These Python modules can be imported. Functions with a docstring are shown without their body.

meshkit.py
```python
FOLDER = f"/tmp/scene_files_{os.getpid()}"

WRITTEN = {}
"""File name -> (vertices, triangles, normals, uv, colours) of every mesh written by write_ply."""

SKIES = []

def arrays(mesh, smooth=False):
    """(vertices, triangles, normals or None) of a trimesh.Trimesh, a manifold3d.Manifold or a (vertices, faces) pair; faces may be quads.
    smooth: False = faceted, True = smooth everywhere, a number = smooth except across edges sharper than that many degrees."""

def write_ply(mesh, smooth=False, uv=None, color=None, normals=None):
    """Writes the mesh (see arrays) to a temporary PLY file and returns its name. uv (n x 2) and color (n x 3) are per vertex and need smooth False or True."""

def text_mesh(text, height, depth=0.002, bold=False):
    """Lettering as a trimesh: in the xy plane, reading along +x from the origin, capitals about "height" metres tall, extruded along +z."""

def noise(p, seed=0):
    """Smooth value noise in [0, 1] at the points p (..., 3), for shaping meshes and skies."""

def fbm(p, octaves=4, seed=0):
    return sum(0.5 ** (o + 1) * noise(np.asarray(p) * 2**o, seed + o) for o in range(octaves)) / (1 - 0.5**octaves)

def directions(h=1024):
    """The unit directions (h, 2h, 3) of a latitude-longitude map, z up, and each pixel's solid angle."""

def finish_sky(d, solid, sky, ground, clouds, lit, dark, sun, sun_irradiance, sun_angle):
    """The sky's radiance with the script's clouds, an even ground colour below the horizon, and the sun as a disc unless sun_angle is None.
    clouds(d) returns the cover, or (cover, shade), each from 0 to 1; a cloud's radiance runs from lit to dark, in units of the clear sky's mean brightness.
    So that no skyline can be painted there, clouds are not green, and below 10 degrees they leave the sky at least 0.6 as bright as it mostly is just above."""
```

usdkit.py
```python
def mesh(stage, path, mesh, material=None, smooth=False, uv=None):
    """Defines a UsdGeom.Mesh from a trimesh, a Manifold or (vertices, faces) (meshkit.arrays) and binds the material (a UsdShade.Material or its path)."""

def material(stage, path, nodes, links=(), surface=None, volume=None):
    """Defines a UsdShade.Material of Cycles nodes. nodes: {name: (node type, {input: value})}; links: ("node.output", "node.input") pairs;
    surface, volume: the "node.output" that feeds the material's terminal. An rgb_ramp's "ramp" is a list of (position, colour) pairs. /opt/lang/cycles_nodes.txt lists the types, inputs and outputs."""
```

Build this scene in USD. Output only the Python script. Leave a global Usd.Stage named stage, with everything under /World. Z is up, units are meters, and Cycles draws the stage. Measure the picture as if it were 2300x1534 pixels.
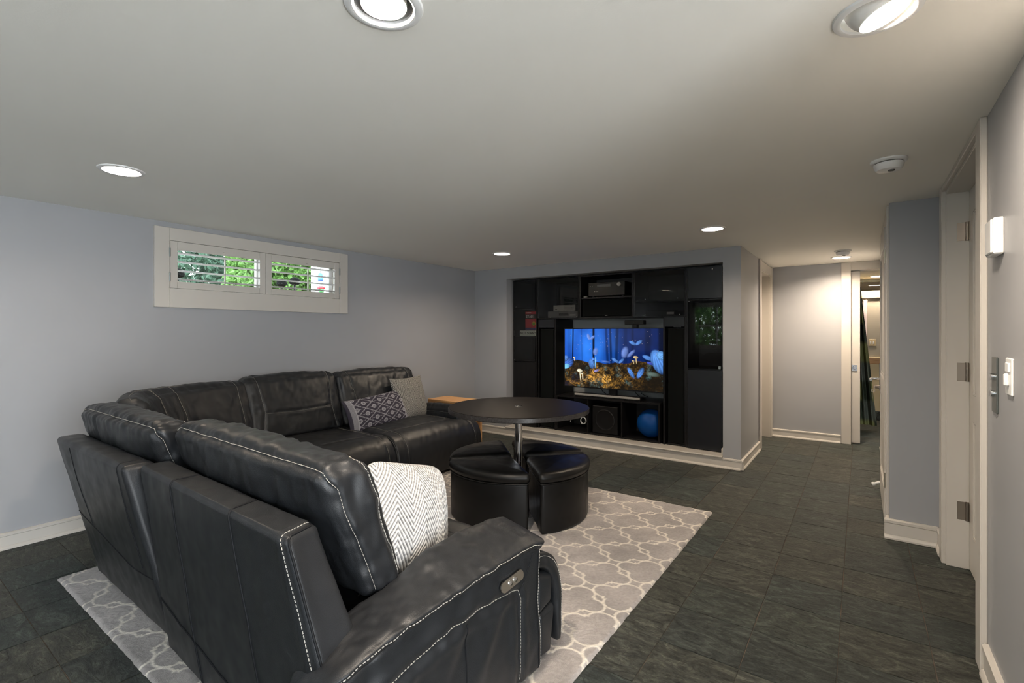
import math, sys
import numpy as np
sys.path.insert(0, "/opt/lang")
import trimesh, manifold3d as m3, meshkit, usdkit
from scipy.spatial import cKDTree
from scipy.interpolate import PchipInterpolator
from shapely.geometry import Polygon
from pxr import Usd, UsdGeom, UsdLux, UsdShade, Gf, Sdf, Vt

rng = np.random.default_rng(7)
stage = Usd.Stage.CreateInMemory()
UsdGeom.SetStageUpAxis(stage, "Z")
UsdGeom.SetStageMetersPerUnit(stage, 1.0)
world = UsdGeom.Xform.Define(stage, "/World")
stage.SetDefaultPrim(world.GetPrim())
UsdGeom.Scope.Define(stage, "/World/Looks")

# ------------------------------------------------------------------ camera, sky, daylight, exposure
FPX, YAW, EYE = 1094.3354, 0.6209, 1.3065
cam = UsdGeom.Camera.Define(stage, "/World/camera")
cR, cF = (math.cos(YAW), math.sin(YAW), 0), (-math.sin(YAW), math.cos(YAW), 0)
cam.AddTransformOp().Set(Gf.Matrix4d(cR[0], cR[1], cR[2], 0, 0, 0, 1, 0, -cF[0], -cF[1], -cF[2], 0, 0, 0, EYE, 1))
cam.CreateHorizontalApertureAttr(36.0)
cam.CreateVerticalApertureAttr(36.0 * 1534 / 2300)
cam.CreateFocalLengthAttr(36.0 * FPX / 2300)
cam.CreateVerticalApertureOffsetAttr(-19.44 / 2300 * 36.0)
cam.CreateClippingRangeAttr(Gf.Vec2f(0.03, 400))
cam.CreateExposureAttr(0.68)

def mat(name, nodes, links=(), surface="p.BSDF"):
    return usdkit.material(stage, "/World/Looks/" + name, nodes, links, surface=surface)

dome = UsdLux.DomeLight.Define(stage, "/World/sky")
dome.CreateIntensityAttr(1.12)
dome.CreateColorAttr(Gf.Vec3f(0.86, 0.93, 1.0))
dome.CreateExposureAttr(1.0)

def rect_light(name, loc, rot, w, h, inten, col):
    l = UsdLux.RectLight.Define(stage, "/World/" + name)
    l.AddTranslateOp().Set(Gf.Vec3d(*loc)); l.AddRotateXYZOp().Set(Gf.Vec3f(*rot))
    l.CreateWidthAttr(w); l.CreateHeightAttr(h); l.CreateIntensityAttr(inten); l.CreateColorAttr(Gf.Vec3f(*col))
# daylight through the glass door of the wall to the right of the camera, and what the sunlit paving outside throws up at the ceiling
rect_light("daylight_side_door", (1.80, -0.45, 1.0), (0, 90, 0), 1.9, 2.3, 1.3, (0.88, 0.94, 1.0))
rect_light("daylight_rear_window", (-1.2, -2.74, 1.55), (90, 0, 0), 1.0, 0.8, 2.5, (0.84, 0.92, 1.0))
rect_light("daylight_side_bounce", (2.45, -0.45, 0.05), (0, 150, 0), 1.2, 2.6, 8.2, (1.0, 0.96, 0.88))
LAMP = (760.0, 700.0, 130.0, 380.0, 390.0, 860.0, 380.0, 380.0)
WARM, WARM2 = (1.0, 0.85, 0.69), (1.0, 0.82, 0.63)

# ------------------------------------------------------------------ prim helpers
used = {}
def uname(parent, name):
    k = used.get((parent, name), 0); used[(parent, name)] = k + 1
    return f"{parent}/{name}" + (f"_{k:03d}" if k else "")
locs = {}
def data(path, **kw):
    p = stage.GetPrimAtPath(path)
    for k, v in kw.items():
        if v: p.SetCustomDataByKey(k, v)
def thing(name, label=None, cat=None, loc=(0, 0, 0), group=None, kind=None):
    path = uname("/World", name)
    x = UsdGeom.Xform.Define(stage, path); x.AddTranslateOp().Set(Gf.Vec3d(*map(float, loc)))
    locs[path] = np.array(loc, float)
    data(path, label=label, category=cat, group=group, kind=kind)
    return path
def root_of(path):
    return "/".join(path.split("/")[:3])
def part(parent, name, mesh, m, smooth=30, label=None, kind=None, color=None):
    path = uname(parent, name)
    o = locs.get(root_of(path), np.zeros(3))
    v, f, n = meshkit.arrays(mesh, smooth)
    v = v - o
    g = UsdGeom.Mesh.Define(stage, path)
    g.CreatePointsAttr(Vt.Vec3fArray.FromNumpy(v.astype(np.float32)))
    g.CreateFaceVertexCountsAttr(Vt.IntArray.FromNumpy(np.full(len(f), 3, np.int32)))
    g.CreateFaceVertexIndicesAttr(Vt.IntArray.FromNumpy(f.astype(np.int32).ravel()))
    g.CreateSubdivisionSchemeAttr("none")
    if n is not None:
        g.CreateNormalsAttr(Vt.Vec3fArray.FromNumpy(n.astype(np.float32))); g.SetNormalsInterpolation("vertex")
    if color is not None:
        UsdGeom.PrimvarsAPI(g).CreatePrimvar("tone", Sdf.ValueTypeNames.Color3fArray, "vertex").Set(Vt.Vec3fArray.FromNumpy(np.asarray(color, np.float32)))
    UsdShade.MaterialBindingAPI.Apply(g.GetPrim()).Bind(m)
    data(path, label=label, kind=kind)
    return path
def solo(name, mesh, m, label=None, cat=None, group=None, kind=None, smooth=30, color=None):
    p = part("/World", name, mesh, m, smooth, color=color)
    data(p, label=label, category=cat, group=group, kind=kind)
    return p

# ------------------------------------------------------------------ mesh helpers
cat_ = trimesh.util.concatenate
def T(v, f): return trimesh.Trimesh(np.asarray(v, float), np.asarray(f, int), process=False)
def man(m): 
    k = m.to_mesh(); return T(k.vert_properties[:, :3], k.tri_verts)
def box(x0, y0, z0, x1, y1, z1, ch=0.0):
    lo, hi = np.minimum([x0, y0, z0], [x1, y1, z1]), np.maximum([x0, y0, z0], [x1, y1, z1])
    if ch <= 0:
        b = trimesh.creation.box(hi - lo); b.apply_translation((lo + hi) / 2); return b
    ch = min(ch, 0.45 * (hi - lo).min())
    pts = []
    for i in np.ndindex(2, 2, 2):
        c = np.where(i, hi, lo); s = np.where(i, -1, 1) * ch
        for k in range(3):
            q = c + s; q[k] = c[k]; pts.append(q)
    return trimesh.convex.convex_hull(np.array(pts))
def mbox(x0, y0, z0, x1, y1, z1):
    return m3.Manifold.cube((x1 - x0, y1 - y0, z1 - z0)).translate((x0, y0, z0))
def cyl(p, q, r, r2=None, n=24, cap=True):
    p, q = np.array(p, float), np.array(q, float)
    return tube(np.array([p, q]), [r, r if r2 is None else r2], n)
def tube(P, r, n=8):
    P = np.asarray(P, float); t = np.gradient(P, axis=0); t /= np.linalg.norm(t, axis=1, keepdims=True) + 1e-12
    a = np.cross(t, [0, 0, 1.0]); bad = np.linalg.norm(a, axis=1) < 0.05
    a[bad] = np.cross(t[bad], [1.0, 0, 0]); a /= np.linalg.norm(a, axis=1, keepdims=True)
    for i in range(1, len(a)):
        if a[i] @ a[i - 1] < 0: a[i] *= -1
    b = np.cross(t, a); th = np.arange(n) * 2 * np.pi / n
    r = np.broadcast_to(r, len(P))
    v = P[:, None] + r[:, None, None] * (np.cos(th)[None, :, None] * a[:, None] + np.sin(th)[None, :, None] * b[:, None])
    i, j = np.meshgrid(np.arange(len(P) - 1), np.arange(n), indexing="ij")
    q = np.stack([i * n + j, i * n + (j + 1) % n, (i + 1) * n + (j + 1) % n, (i + 1) * n + j], -1).reshape(-1, 4)
    f = np.vstack([q[:, [0, 1, 2]], q[:, [0, 2, 3]]])
    V = np.vstack([v.reshape(-1, 3), P[0], P[-1]]); c0, c1 = len(V) - 2, len(V) - 1; k = np.arange(n)
    f = np.vstack([f, np.stack([np.full(n, c0), (k + 1) % n, k], 1), np.stack([np.full(n, c1), (len(P) - 1) * n + k, (len(P) - 1) * n + (k + 1) % n], 1)])
    m = T(V, f)
    if m.volume < 0: m.invert()
    return m
def lathe(prof, c=(0, 0, 0), n=40, axis="z"):
    prof = np.asarray(prof, float); th = np.arange(n) * 2 * np.pi / n
    v = np.stack([prof[:, 0, None] * np.cos(th), prof[:, 0, None] * np.sin(th), np.repeat(prof[:, 1, None], n, 1)], -1)
    k = len(prof); i, j = np.meshgrid(np.arange(k - 1), np.arange(n), indexing="ij")
    q = np.stack([i * n + j, i * n + (j + 1) % n, (i + 1) * n + (j + 1) % n, (i + 1) * n + j], -1).reshape(-1, 4)
    m = T(v.reshape(-1, 3), np.vstack([q[:, [0, 1, 2]], q[:, [0, 2, 3]]]))
    m.merge_vertices(); m.update_faces(m.nondegenerate_faces())
    if axis == "y": m.apply_transform(trimesh.transformations.rotation_matrix(np.pi / 2, [1, 0, 0]))   # +z of the profile -> -y
    if axis == "x": m.apply_transform(trimesh.transformations.rotation_matrix(-np.pi / 2, [0, 1, 0]))  # +z of the profile -> -x
    m.apply_translation(c); return m
def profile_run(prof, p, q, nrm):
    """A moulding: prof = (out, z) polygon, run from p to q along a wall whose outward normal is nrm."""
    p, q, nrm = np.array([*p, 0.0]), np.array([*q, 0.0]), np.array([*nrm, 0.0])
    pr = np.asarray(prof, float); n = len(pr)
    ring = lambda o: o + pr[:, :1] * nrm + np.stack([0 * pr[:, 1], 0 * pr[:, 1], pr[:, 1]], 1)
    v = np.vstack([ring(p), ring(q)]); k = np.arange(n); k1 = (k + 1) % n
    f = np.vstack([np.stack([k, k1, n + k1], 1), np.stack([k, n + k1, n + k], 1)])
    cap = trimesh.creation.triangulate_polygon(Polygon(pr), engine="earcut")
    idx = cKDTree(pr).query(cap[0])[1]; cf = idx[cap[1]]
    m = T(v, np.vstack([f, cf, n + cf[:, ::-1]])); m.fix_normals(); return m
def fbm(P, s, o=3, seed=0): return meshkit.fbm(np.asarray(P) * s, o, seed) - 0.5

class Soft:
    """A cushion: a rounded box of size dims, mapped into place by lofted quads. levels = [(w, 4 points)] along one axis, the quad's corners (-,-) (+,-) (+,+) (-,+) of the other two axes in order."""
    def __init__(s, levels, axis, dims, r=0.03, bulge=0.0, cell=0.014, wr=0.0, wscale=9, seed=0, smooth=True, gather=0.0, fold=None):
        s.h = np.array(dims, float) / 2; s.r = min(r, s.h.min() * 0.98); s.axis = axis
        w = np.array([l[0] for l in levels], float); s.w = w
        Q = np.array([l[1] for l in levels], float)
        s.fit = PchipInterpolator(w, Q.reshape(len(w), -1), extrapolate=True) if (smooth and len(w) > 2) else (lambda t: np.stack([np.interp(t, w, c) if len(w) > 2 else c[0] + (t - w[0]) / (w[1] - w[0]) * (c[1] - c[0]) for c in Q.reshape(len(w), -1).T], -1))
        s.b = np.broadcast_to(np.array(bulge, float).reshape(-1, 1) if np.ndim(bulge) == 1 else bulge, (3, 2))
        s.cell, s.wr, s.ws, s.seed, s.gather, s.fold = cell, wr, wscale, seed, gather, fold
    def pos(s, a):
        a = np.asarray(a, float); q = a * s.h; c = np.clip(q, -(s.h - s.r), s.h - s.r); d = q - c
        L = np.linalg.norm(d, axis=-1, keepdims=True); n = d / np.maximum(L, 1e-9)
        p = c + s.r * n
        for k in range(3):
            o = [i for i in range(3) if i != k]
            prof = np.clip(1 - a[..., o[0]] ** 2, 0, 1) ** 0.6 * np.clip(1 - a[..., o[1]] ** 2, 0, 1) ** 0.6
            p[..., k] += np.where(n[..., k] > 0, s.b[k, 1], -s.b[k, 0]) * prof * np.abs(n[..., k])
        t = p / s.h
        o = [i for i in range(3) if i != s.axis]
        C = s.fit(t[..., s.axis]).reshape(*t.shape[:-1], 4, 3)
        u, v = (t[..., o[0]] + 1) / 2, (t[..., o[1]] + 1) / 2; u, v = u[..., None], v[..., None]
        return C[..., 0, :] * (1 - u) * (1 - v) + C[..., 1, :] * u * (1 - v) + C[..., 2, :] * u * v + C[..., 3, :] * (1 - u) * v
    def build(s, seams=(), depth=0.005, width=0.010, puff=0.004):
        N = np.maximum(2, np.ceil(2 * s.h / s.cell).astype(int)); V, F, off = [], [], 0
        def ax(k):
            n = N[k]; lin = np.linspace(-1, 1, n + 1); rr = s.r / s.h[k]
            if rr < 0.6:
                e = 1 - rr * (1 - np.sin(np.linspace(0, np.pi / 2, 6)[:-1])) ; e = 1 - rr + rr * np.array([0, .18, .38, .6, .82, 1.0])
                mid = np.linspace(-(1 - rr), 1 - rr, max(2, n - 2)); lin = np.concatenate([-e[:0:-1], mid, e[1:]])
            return lin
        A = [ax(k) for k in range(3)]
        for k in range(3):
            i, j = [x for x in range(3) if x != k]
            for sg in (-1, 1):
                U, W = np.meshgrid(A[i], A[j], indexing="ij"); P = np.empty(U.shape + (3,)); P[..., i], P[..., j], P[..., k] = U, W, sg
                n, m = U.shape; ii, jj = np.meshgrid(np.arange(n - 1), np.arange(m - 1), indexing="ij")
                q = np.stack([ii * m + jj, (ii + 1) * m + jj, (ii + 1) * m + jj + 1, ii * m + jj + 1], -1).reshape(-1, 4) + off
                if (sg > 0) != (k != 1): q = q[:, ::-1]
                V.append(P.reshape(-1, 3)); F.append(q); off += n * m
        V, F = np.vstack(V), np.vstack(F)
        _, first, inv = np.unique(np.round(V, 6), axis=0, return_index=True, return_inverse=True)
        V, F = V[first], inv.ravel()[F]
        P = s.pos(V); F = np.vstack([F[:, [0, 1, 2]], F[:, [0, 2, 3]]])
        m = T(P, F)
        if m.volume < 0: F = F[:, ::-1]; m = T(P, F)
        n = np.array(m.vertex_normals)
        if s.wr: P = P + n * (s.wr * (1.4 * fbm(P, s.ws, 3, s.seed) + 1.1 * fbm(P * [1, 1, .35], s.ws * 3.1, 2, s.seed + 5)))[:, None]
        if s.fold is not None: P = P + n * (s.fold * (meshkit.noise(np.stack([(P[:, 1] * .81 - P[:, 2] * .58) * 17, 0 * P[:, 0], (P[:, 1] * .58 + P[:, 2] * .81) * 3], -1), 4) - .5) * np.clip((.50 - P[:, 2]) / .12, 0, 1))[:, None]
        s.lines = [s.resample(s.pos(dens(q)), 0.004) for q in seams]
        if s.lines:
            S = np.vstack(s.lines); dd = cKDTree(S).query(P)[0]
            P = P + n * (-depth * np.exp(-(dd / width) ** 2) + puff * np.exp(-((dd - 2.6 * width) / (1.6 * width)) ** 2))[:, None]
            if s.gather:
                S = np.vstack(s.lines); al = np.concatenate([np.arange(len(l)) * .004 + 7.3 * k for k, l in enumerate(s.lines)]); dd, ix = cKDTree(S).query(P)
                g = meshkit.noise(np.stack([al[ix] * 38, 0 * dd, dd * 9], -1), s.seed) - .5
                P = P + np.array(T(P, F).vertex_normals) * (s.gather * 2 * g * np.exp(-dd / .045) * np.clip(dd / .006, 0, 1))[:, None]
        s.mesh = T(P, F); s.nrm = np.array(s.mesh.vertex_normals); s.tree = cKDTree(P); s.P = P
        return s.mesh
    @staticmethod
    def resample(L, st):
        d = np.concatenate([[0], np.cumsum(np.linalg.norm(np.diff(L, axis=0), axis=1))]); n = max(2, int(d[-1] / st))
        return np.stack([np.interp(np.linspace(0, d[-1], n), d, c) for c in L.T], 1)
    def onto(s, L, lift=0.0008, side=0.0):
        D, I = s.tree.query(L, k=6); w = 1 / (D + 0.002) ** 2; w /= w.sum(1, keepdims=True)
        n = (s.nrm[I] * w[..., None]).sum(1); n /= np.linalg.norm(n, axis=1, keepdims=True)
        t = np.gradient(L, axis=0); t /= np.linalg.norm(t, axis=1, keepdims=True) + 1e-9
        L = L + np.cross(n, t) * side
        D, I = s.tree.query(L, k=6); w = 1 / (D + 0.002) ** 2; w /= w.sum(1, keepdims=True)
        c = (s.P[I] * w[..., None]).sum(1); n = (s.nrm[I] * w[..., None]).sum(1); n /= np.linalg.norm(n, axis=1, keepdims=True)
        return L - n * ((L - c) * n).sum(1, keepdims=True) + n * lift, n
    def stitches(s, lines=None, side=0.006, pitch=0.0115, dash=0.0078, w=0.0018, h=0.0012):
        out = []
        for L in (s.lines if lines is None else lines):
            if len(L) < 6: continue
            P, n = s.onto(L, 0.0012, side)
            d = np.concatenate([[0], np.cumsum(np.linalg.norm(np.diff(P, axis=0), axis=1))])
            st = np.arange(0, d[-1] - dash, pitch); at = lambda x: np.stack([np.interp(x, d, c) for c in P.T], 1)
            a, b = at(st), at(st + dash); nn = np.stack([np.interp(st, d, c) for c in n.T], 1)
            t = b - a; t /= np.linalg.norm(t, axis=1, keepdims=True) + 1e-9; sd = np.cross(nn, t) * w / 2
            up = nn * h; lo = -nn * 0.002
            v = np.stack([a + sd + lo, a - sd + lo, b - sd + lo, b + sd + lo, a + .6 * sd + up, a - .6 * sd + up, b - .6 * sd + up, b + .6 * sd + up], 1)
            f = np.array([[4, 5, 6], [4, 6, 7], [0, 5, 4], [0, 1, 5], [1, 6, 5], [1, 2, 6], [2, 7, 6], [2, 3, 7], [3, 4, 7], [3, 0, 4]])
            out.append(T(v.reshape(-1, 3), (f[None] + 8 * np.arange(len(a))[:, None, None]).reshape(-1, 3)))
        return cat_(out)
    def piping(s, r=0.0035, lines=None, lift=0.001):
        return cat_([tube(s.onto(L[::3], lift)[0], r, 6) for L in (s.lines if lines is None else lines)])
def dens(q, n=60):
    q = np.asarray(q, float); return np.vstack([q[i] + (q[i + 1] - q[i]) * np.linspace(0, 1, n)[:, None] for i in range(len(q) - 1)])

# ------------------------------------------------------------------ materials
POS = ("geometry", {})
def simple(name, col, rough=0.5, **kw):
    return mat(name, {"p": ("principled_bsdf", {"base_color": col, "roughness": rough, **kw})})
def grained(name, c0, c1, scale, rough=0.5, bump=0.0, bscale=None, detail=4, stretch=None, **kw):
    nodes = {"g": POS, "n": ("noise_texture", {"scale": scale, "detail": detail}), "r": ("rgb_ramp", {"ramp": [(0.3, c0), (0.7, c1)]}),
             "p": ("principled_bsdf", {"roughness": rough, **kw}), "m": ("mapping", {"scale": stretch or (1, 1, 1)})}
    links = [("g.position", "m.vector"), ("m.vector", "n.vector"), ("n.fac", "r.fac"), ("r.color", "p.base_color")]
    if bump:
        nodes["n2"] = ("noise_texture", {"scale": bscale or scale * 3, "detail": 3}); nodes["b"] = ("bump", {"strength": bump, "distance": 0.004})
        links += [("m.vector", "n2.vector"), ("n2.fac", "b.height"), ("b.normal", "p.normal")]
    return mat(name, nodes, links)
M = {}
M["wall"] = grained("wall_paint", (.330, .334, .345), (.345, .349, .36), 1.5, 0.42, 0.05, 260)
M["ceil"] = grained("ceiling_paint", (.86, .84, .78), (.88, .86, .80), 1.2, 0.75, 0.05, 200)
M["trim"] = grained("trim_paint", (.545, .51, .46), (.565, .53, .48), 2, 0.38)
M["niche"] = simple("niche_paint", (.36, .37, .36), 0.6)
M["grout"] = grained("grout", (.040, .035, .028), (.095, .070, .052), 9, 0.9)
def slate(i, c):
    c = np.array(c)
    return mat(f"slate_{i}", {"g": POS, "mp": ("mapping", {"location": (i * 3.1, i * 1.7, 0), "scale": (1.0, 2.2, 1), "rotation": (0, 0, 0.6 * i)}),
        "n": ("noise_texture", {"scale": 5.5, "detail": 9, "roughness": 0.78, "distortion": 2.2}), "r": ("rgb_ramp", {"ramp": [(0.36, tuple(c * 0.32)), (0.46, tuple(c * .85)), (0.53, tuple(c * 1.25)), (0.62, tuple(c * 2.3 + [.004, .002, 0]))]}),
        "n2": ("noise_texture", {"scale": 11.0, "detail": 9, "roughness": 0.74, "distortion": 3.0}), "b": ("bump", {"strength": 1.0, "distance": 0.016}),
        "n3": ("noise_texture", {"scale": 26.0, "detail": 6, "roughness": 0.7, "distortion": 2.0}), "r3": ("rgb_ramp", {"ramp": [(0.36, (.45, .42, .38)), (0.47, (1, 1, 1)), (1, (1.1, 1.1, 1.05))]}), "mx": ("mix", {"mix_type": "multiply", "fac": 0.8}), "n4": ("noise_texture", {"scale": 7.0, "detail": 6, "roughness": 0.55, "distortion": 1.0}), "r4": ("rgb_ramp", {"ramp": [(0.40, (1, 1, 1)), (0.43, (.42, .4, .38)), (0.442, (1.1, 1.1, 1.1)), (0.53, (1, 1, 1)), (0.55, (.38, .37, .34)), (0.562, (1.25, 1.25, 1.2)), (0.6, (1, 1, 1)), (1, (1, 1, 1))]}), "mz": ("mix", {"mix_type": "multiply", "fac": 0.85}),
        "rr": ("map_range", {"from_min": 0.3, "from_max": 0.7, "to_min": 0.42, "to_max": 0.62}), "p": ("principled_bsdf", {"specular_ior_level": 0.40})},
        [("g.position", "mp.vector"), ("mp.vector", "n.vector"), ("mp.vector", "n2.vector"), ("mp.vector", "n3.vector"), ("n3.fac", "r3.fac"), ("n.fac", "r.fac"), ("r.color", "mx.color1"), ("r3.color", "mx.color2"), ("mp.vector", "n4.vector"), ("n4.fac", "r4.fac"), ("mx.color", "mz.color1"), ("r4.color", "mz.color2"), ("mz.color", "p.base_color"), ("n2.fac", "b.height"), ("b.normal", "p.normal"), ("n.fac", "rr.value"), ("rr.result", "p.roughness")])
SL = [slate(i, c) for i, c in enumerate([(.045, .053, .045), (.038, .045, .040), (.051, .054, .044), (.040, .050, .045), (.055, .058, .048)])]
def leather(name, c, rough, sc=330, bs=0.25, sp=0.36):
    return mat(name, {"g": POS, "v": ("voronoi_texture", {"scale": sc, "feature": "smooth_f1", "smoothness": 0.6}), "n": ("noise_texture", {"scale": 14, "detail": 4}),
        "rr": ("map_range", {"from_min": 0.3, "from_max": 0.7, "to_min": rough - .06, "to_max": rough + .08}), "b": ("bump", {"strength": bs, "distance": 0.0012}),
        "p": ("principled_bsdf", {"base_color": c, "specular_ior_level": sp})},
        [("g.position", "v.vector"), ("g.position", "n.vector"), ("v.distance", "b.height"), ("b.normal", "p.normal"), ("n.fac", "rr.value"), ("rr.result", "p.roughness")])
M["leather"] = leather("sofa_leather", (.0130, .0142, .0162), 0.41, 520, 0.32, 0.42)
M["leather2"] = leather("ottoman_vinyl", (.005, .005, .005), 0.40, 420, 0.1, 0.30)
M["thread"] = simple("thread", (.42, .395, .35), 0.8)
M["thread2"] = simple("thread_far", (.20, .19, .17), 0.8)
M["welt"] = simple("welt", (.006, .0065, .008), 0.6, specular_ior_level=.2)
M["chrome"] = simple("chrome", (.82, .82, .84), 0.09, metallic=1.0)
M["nickel"] = simple("brushed_nickel", (.60, .56, .49), 0.32, metallic=1.0)
M["hinge"] = simple("hinge_metal", (.36, .31, .26), 0.38, metallic=1.0)
M["tabletop"] = grained("table_veneer", (.006, .0045, .004), (.013, .0095, .008), 5, 0.42, stretch=(1, 9, 1), specular_ior_level=.07)
M["tableedge"] = grained("table_edge", (.02, .017, .016), (.05, .046, .044), 90, 0.3, specular_ior_level=.4)
M["oak"] = grained("oak", (.52, .27, .10), (.66, .37, .16), 6, 0.42, stretch=(1.2, 14, 14))
M["cab"] = grained("blackbrown_cabinet", (.006, .006, .0065), (.010, .0095, .010), 4, 0.36, stretch=(9, 9, 1), specular_ior_level=.25)
M["cabin"] = simple("cabinet_inside", (.012, .012, .012), 0.5)
M["gloss"] = simple("gloss_door", (.010, .011, .014), 0.30, specular_ior_level=.35)
M["cloth"] = grained("speaker_cloth", (.002, .0025, .0025), (.005, .006, .006), 600, 0.95, specular_ior_level=.1)
M["blackp"] = simple("black_plastic", (.006, .006, .0065), 0.4, specular_ior_level=.3)
M["greyp"] = simple("grey_plastic", (.10, .10, .095), 0.45)
M["silver"] = simple("silver_plastic", (.30, .29, .27), 0.35)
M["whitep"] = simple("white_plastic", (.80, .80, .79), 0.35)
M["plate"] = simple("steel_plate", (.22, .24, .23), 0.35, metallic=0.8)
M["blue"] = simple("blue_rubber", (.0, .05, .22), 0.5, specular_ior_level=.2)
M["cable"] = simple("white_cable", (.75, .75, .76), 0.5)
M["wire"] = simple("black_wire", (.01, .01, .01), 0.5)
LG = [mat(f"lamp_glow_{k}", {"e": ("emission", {"color": WARM if k < 2 else WARM2, "strength": v})}, surface="e.emission") for k, v in enumerate(LAMP)]
M["baffle"] = simple("lamp_baffle", (.42, .42, .41), 0.5)
M["reflector"] = simple("lamp_reflector", (.86, .84, .80), 0.35)
M["screen"] = mat("tv_picture", {"a": ("attribute", {"attribute": "tone"}), "e": ("emission", {"strength": 0.70}), "gl": ("glossy_bsdf", {"roughness": 0.08, "color": (.03, .03, .03)}), "s": ("add_closure", {})},
                  [("a.color", "e.color"), ("e.emission", "s.closure1"), ("gl.BSDF", "s.closure2")], surface="s.closure")
def toned(name, rough=0.9, bs=0.0, sc=500, sheen=0.0):
    nd = {"a": ("attribute", {"attribute": "tone"}), "p": ("principled_bsdf", {"roughness": rough, "specular_ior_level": 0.2, "sheen_weight": sheen})}
    ln = [("a.color", "p.base_color")]
    if bs:
        nd.update({"g": POS, "n": ("noise_texture", {"scale": sc, "detail": 2}), "b": ("bump", {"strength": bs, "distance": 0.004})})
        ln += [("g.position", "n.vector"), ("n.fac", "b.height"), ("b.normal", "p.normal")]
    return mat(name, nd, ln)
M["fabric"] = toned("woven_fabric", 0.9, 0.35, 700)
M["rug"] = toned("rug_pile", 0.95, 0.6, 420, 0.25)
M["print"] = toned("printed_card", 0.6)
def pane(name, tint, rough=0.0, ior=1.5):
    return mat(name, {"t": ("transparent_bsdf", {"color": tint}), "g": ("glossy_bsdf", {"roughness": rough, "color": (1, 1, 1)}), "f": ("fresnel", {"IOR": ior}), "m": ("mix_closure", {})},
               [("f.fac", "m.fac"), ("t.BSDF", "m.closure1"), ("g.BSDF", "m.closure2")], surface="m.closure")
M["glass"] = pane("window_glass", (.96, .98, .97))
M["smoked"] = pane("smoked_glass", (.72, .72, .72), 0.012, 1.32)
def leaf(name, c0, c1):
    return mat(name, {"i": ("geometry", {}), "r": ("rgb_ramp", {"ramp": [(0, c0), (1, c1)]}), "d": ("principled_bsdf", {"roughness": 0.5}), "t": ("translucent_bsdf", {}), "m": ("mix_closure", {"fac": 0.4})},
               [("i.random_per_island", "r.fac"), ("r.color", "d.base_color"), ("r.color", "t.color"), ("d.BSDF", "m.closure1"), ("t.BSDF", "m.closure2")], surface="m.closure")
M["leafd"] = leaf("conifer_leaf", (.10, .19, .13), (.34, .46, .36))
M["leafb"] = leaf("shrub_leaf", (.16, .32, .08), (.66, .80, .40))
M["soil"] = grained("soil", (.10, .08, .05), (.16, .13, .09), 5, 0.9)
M["siding"] = simple("white_siding", (.85, .86, .87), 0.6)

H = 2.134
XL, YT, XC, XR = -4.205, 5.025, -0.924, 0.395
NX0, NX1, NZ0, NZ1 = -3.68, -1.084, 0.105, 1.992

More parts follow.
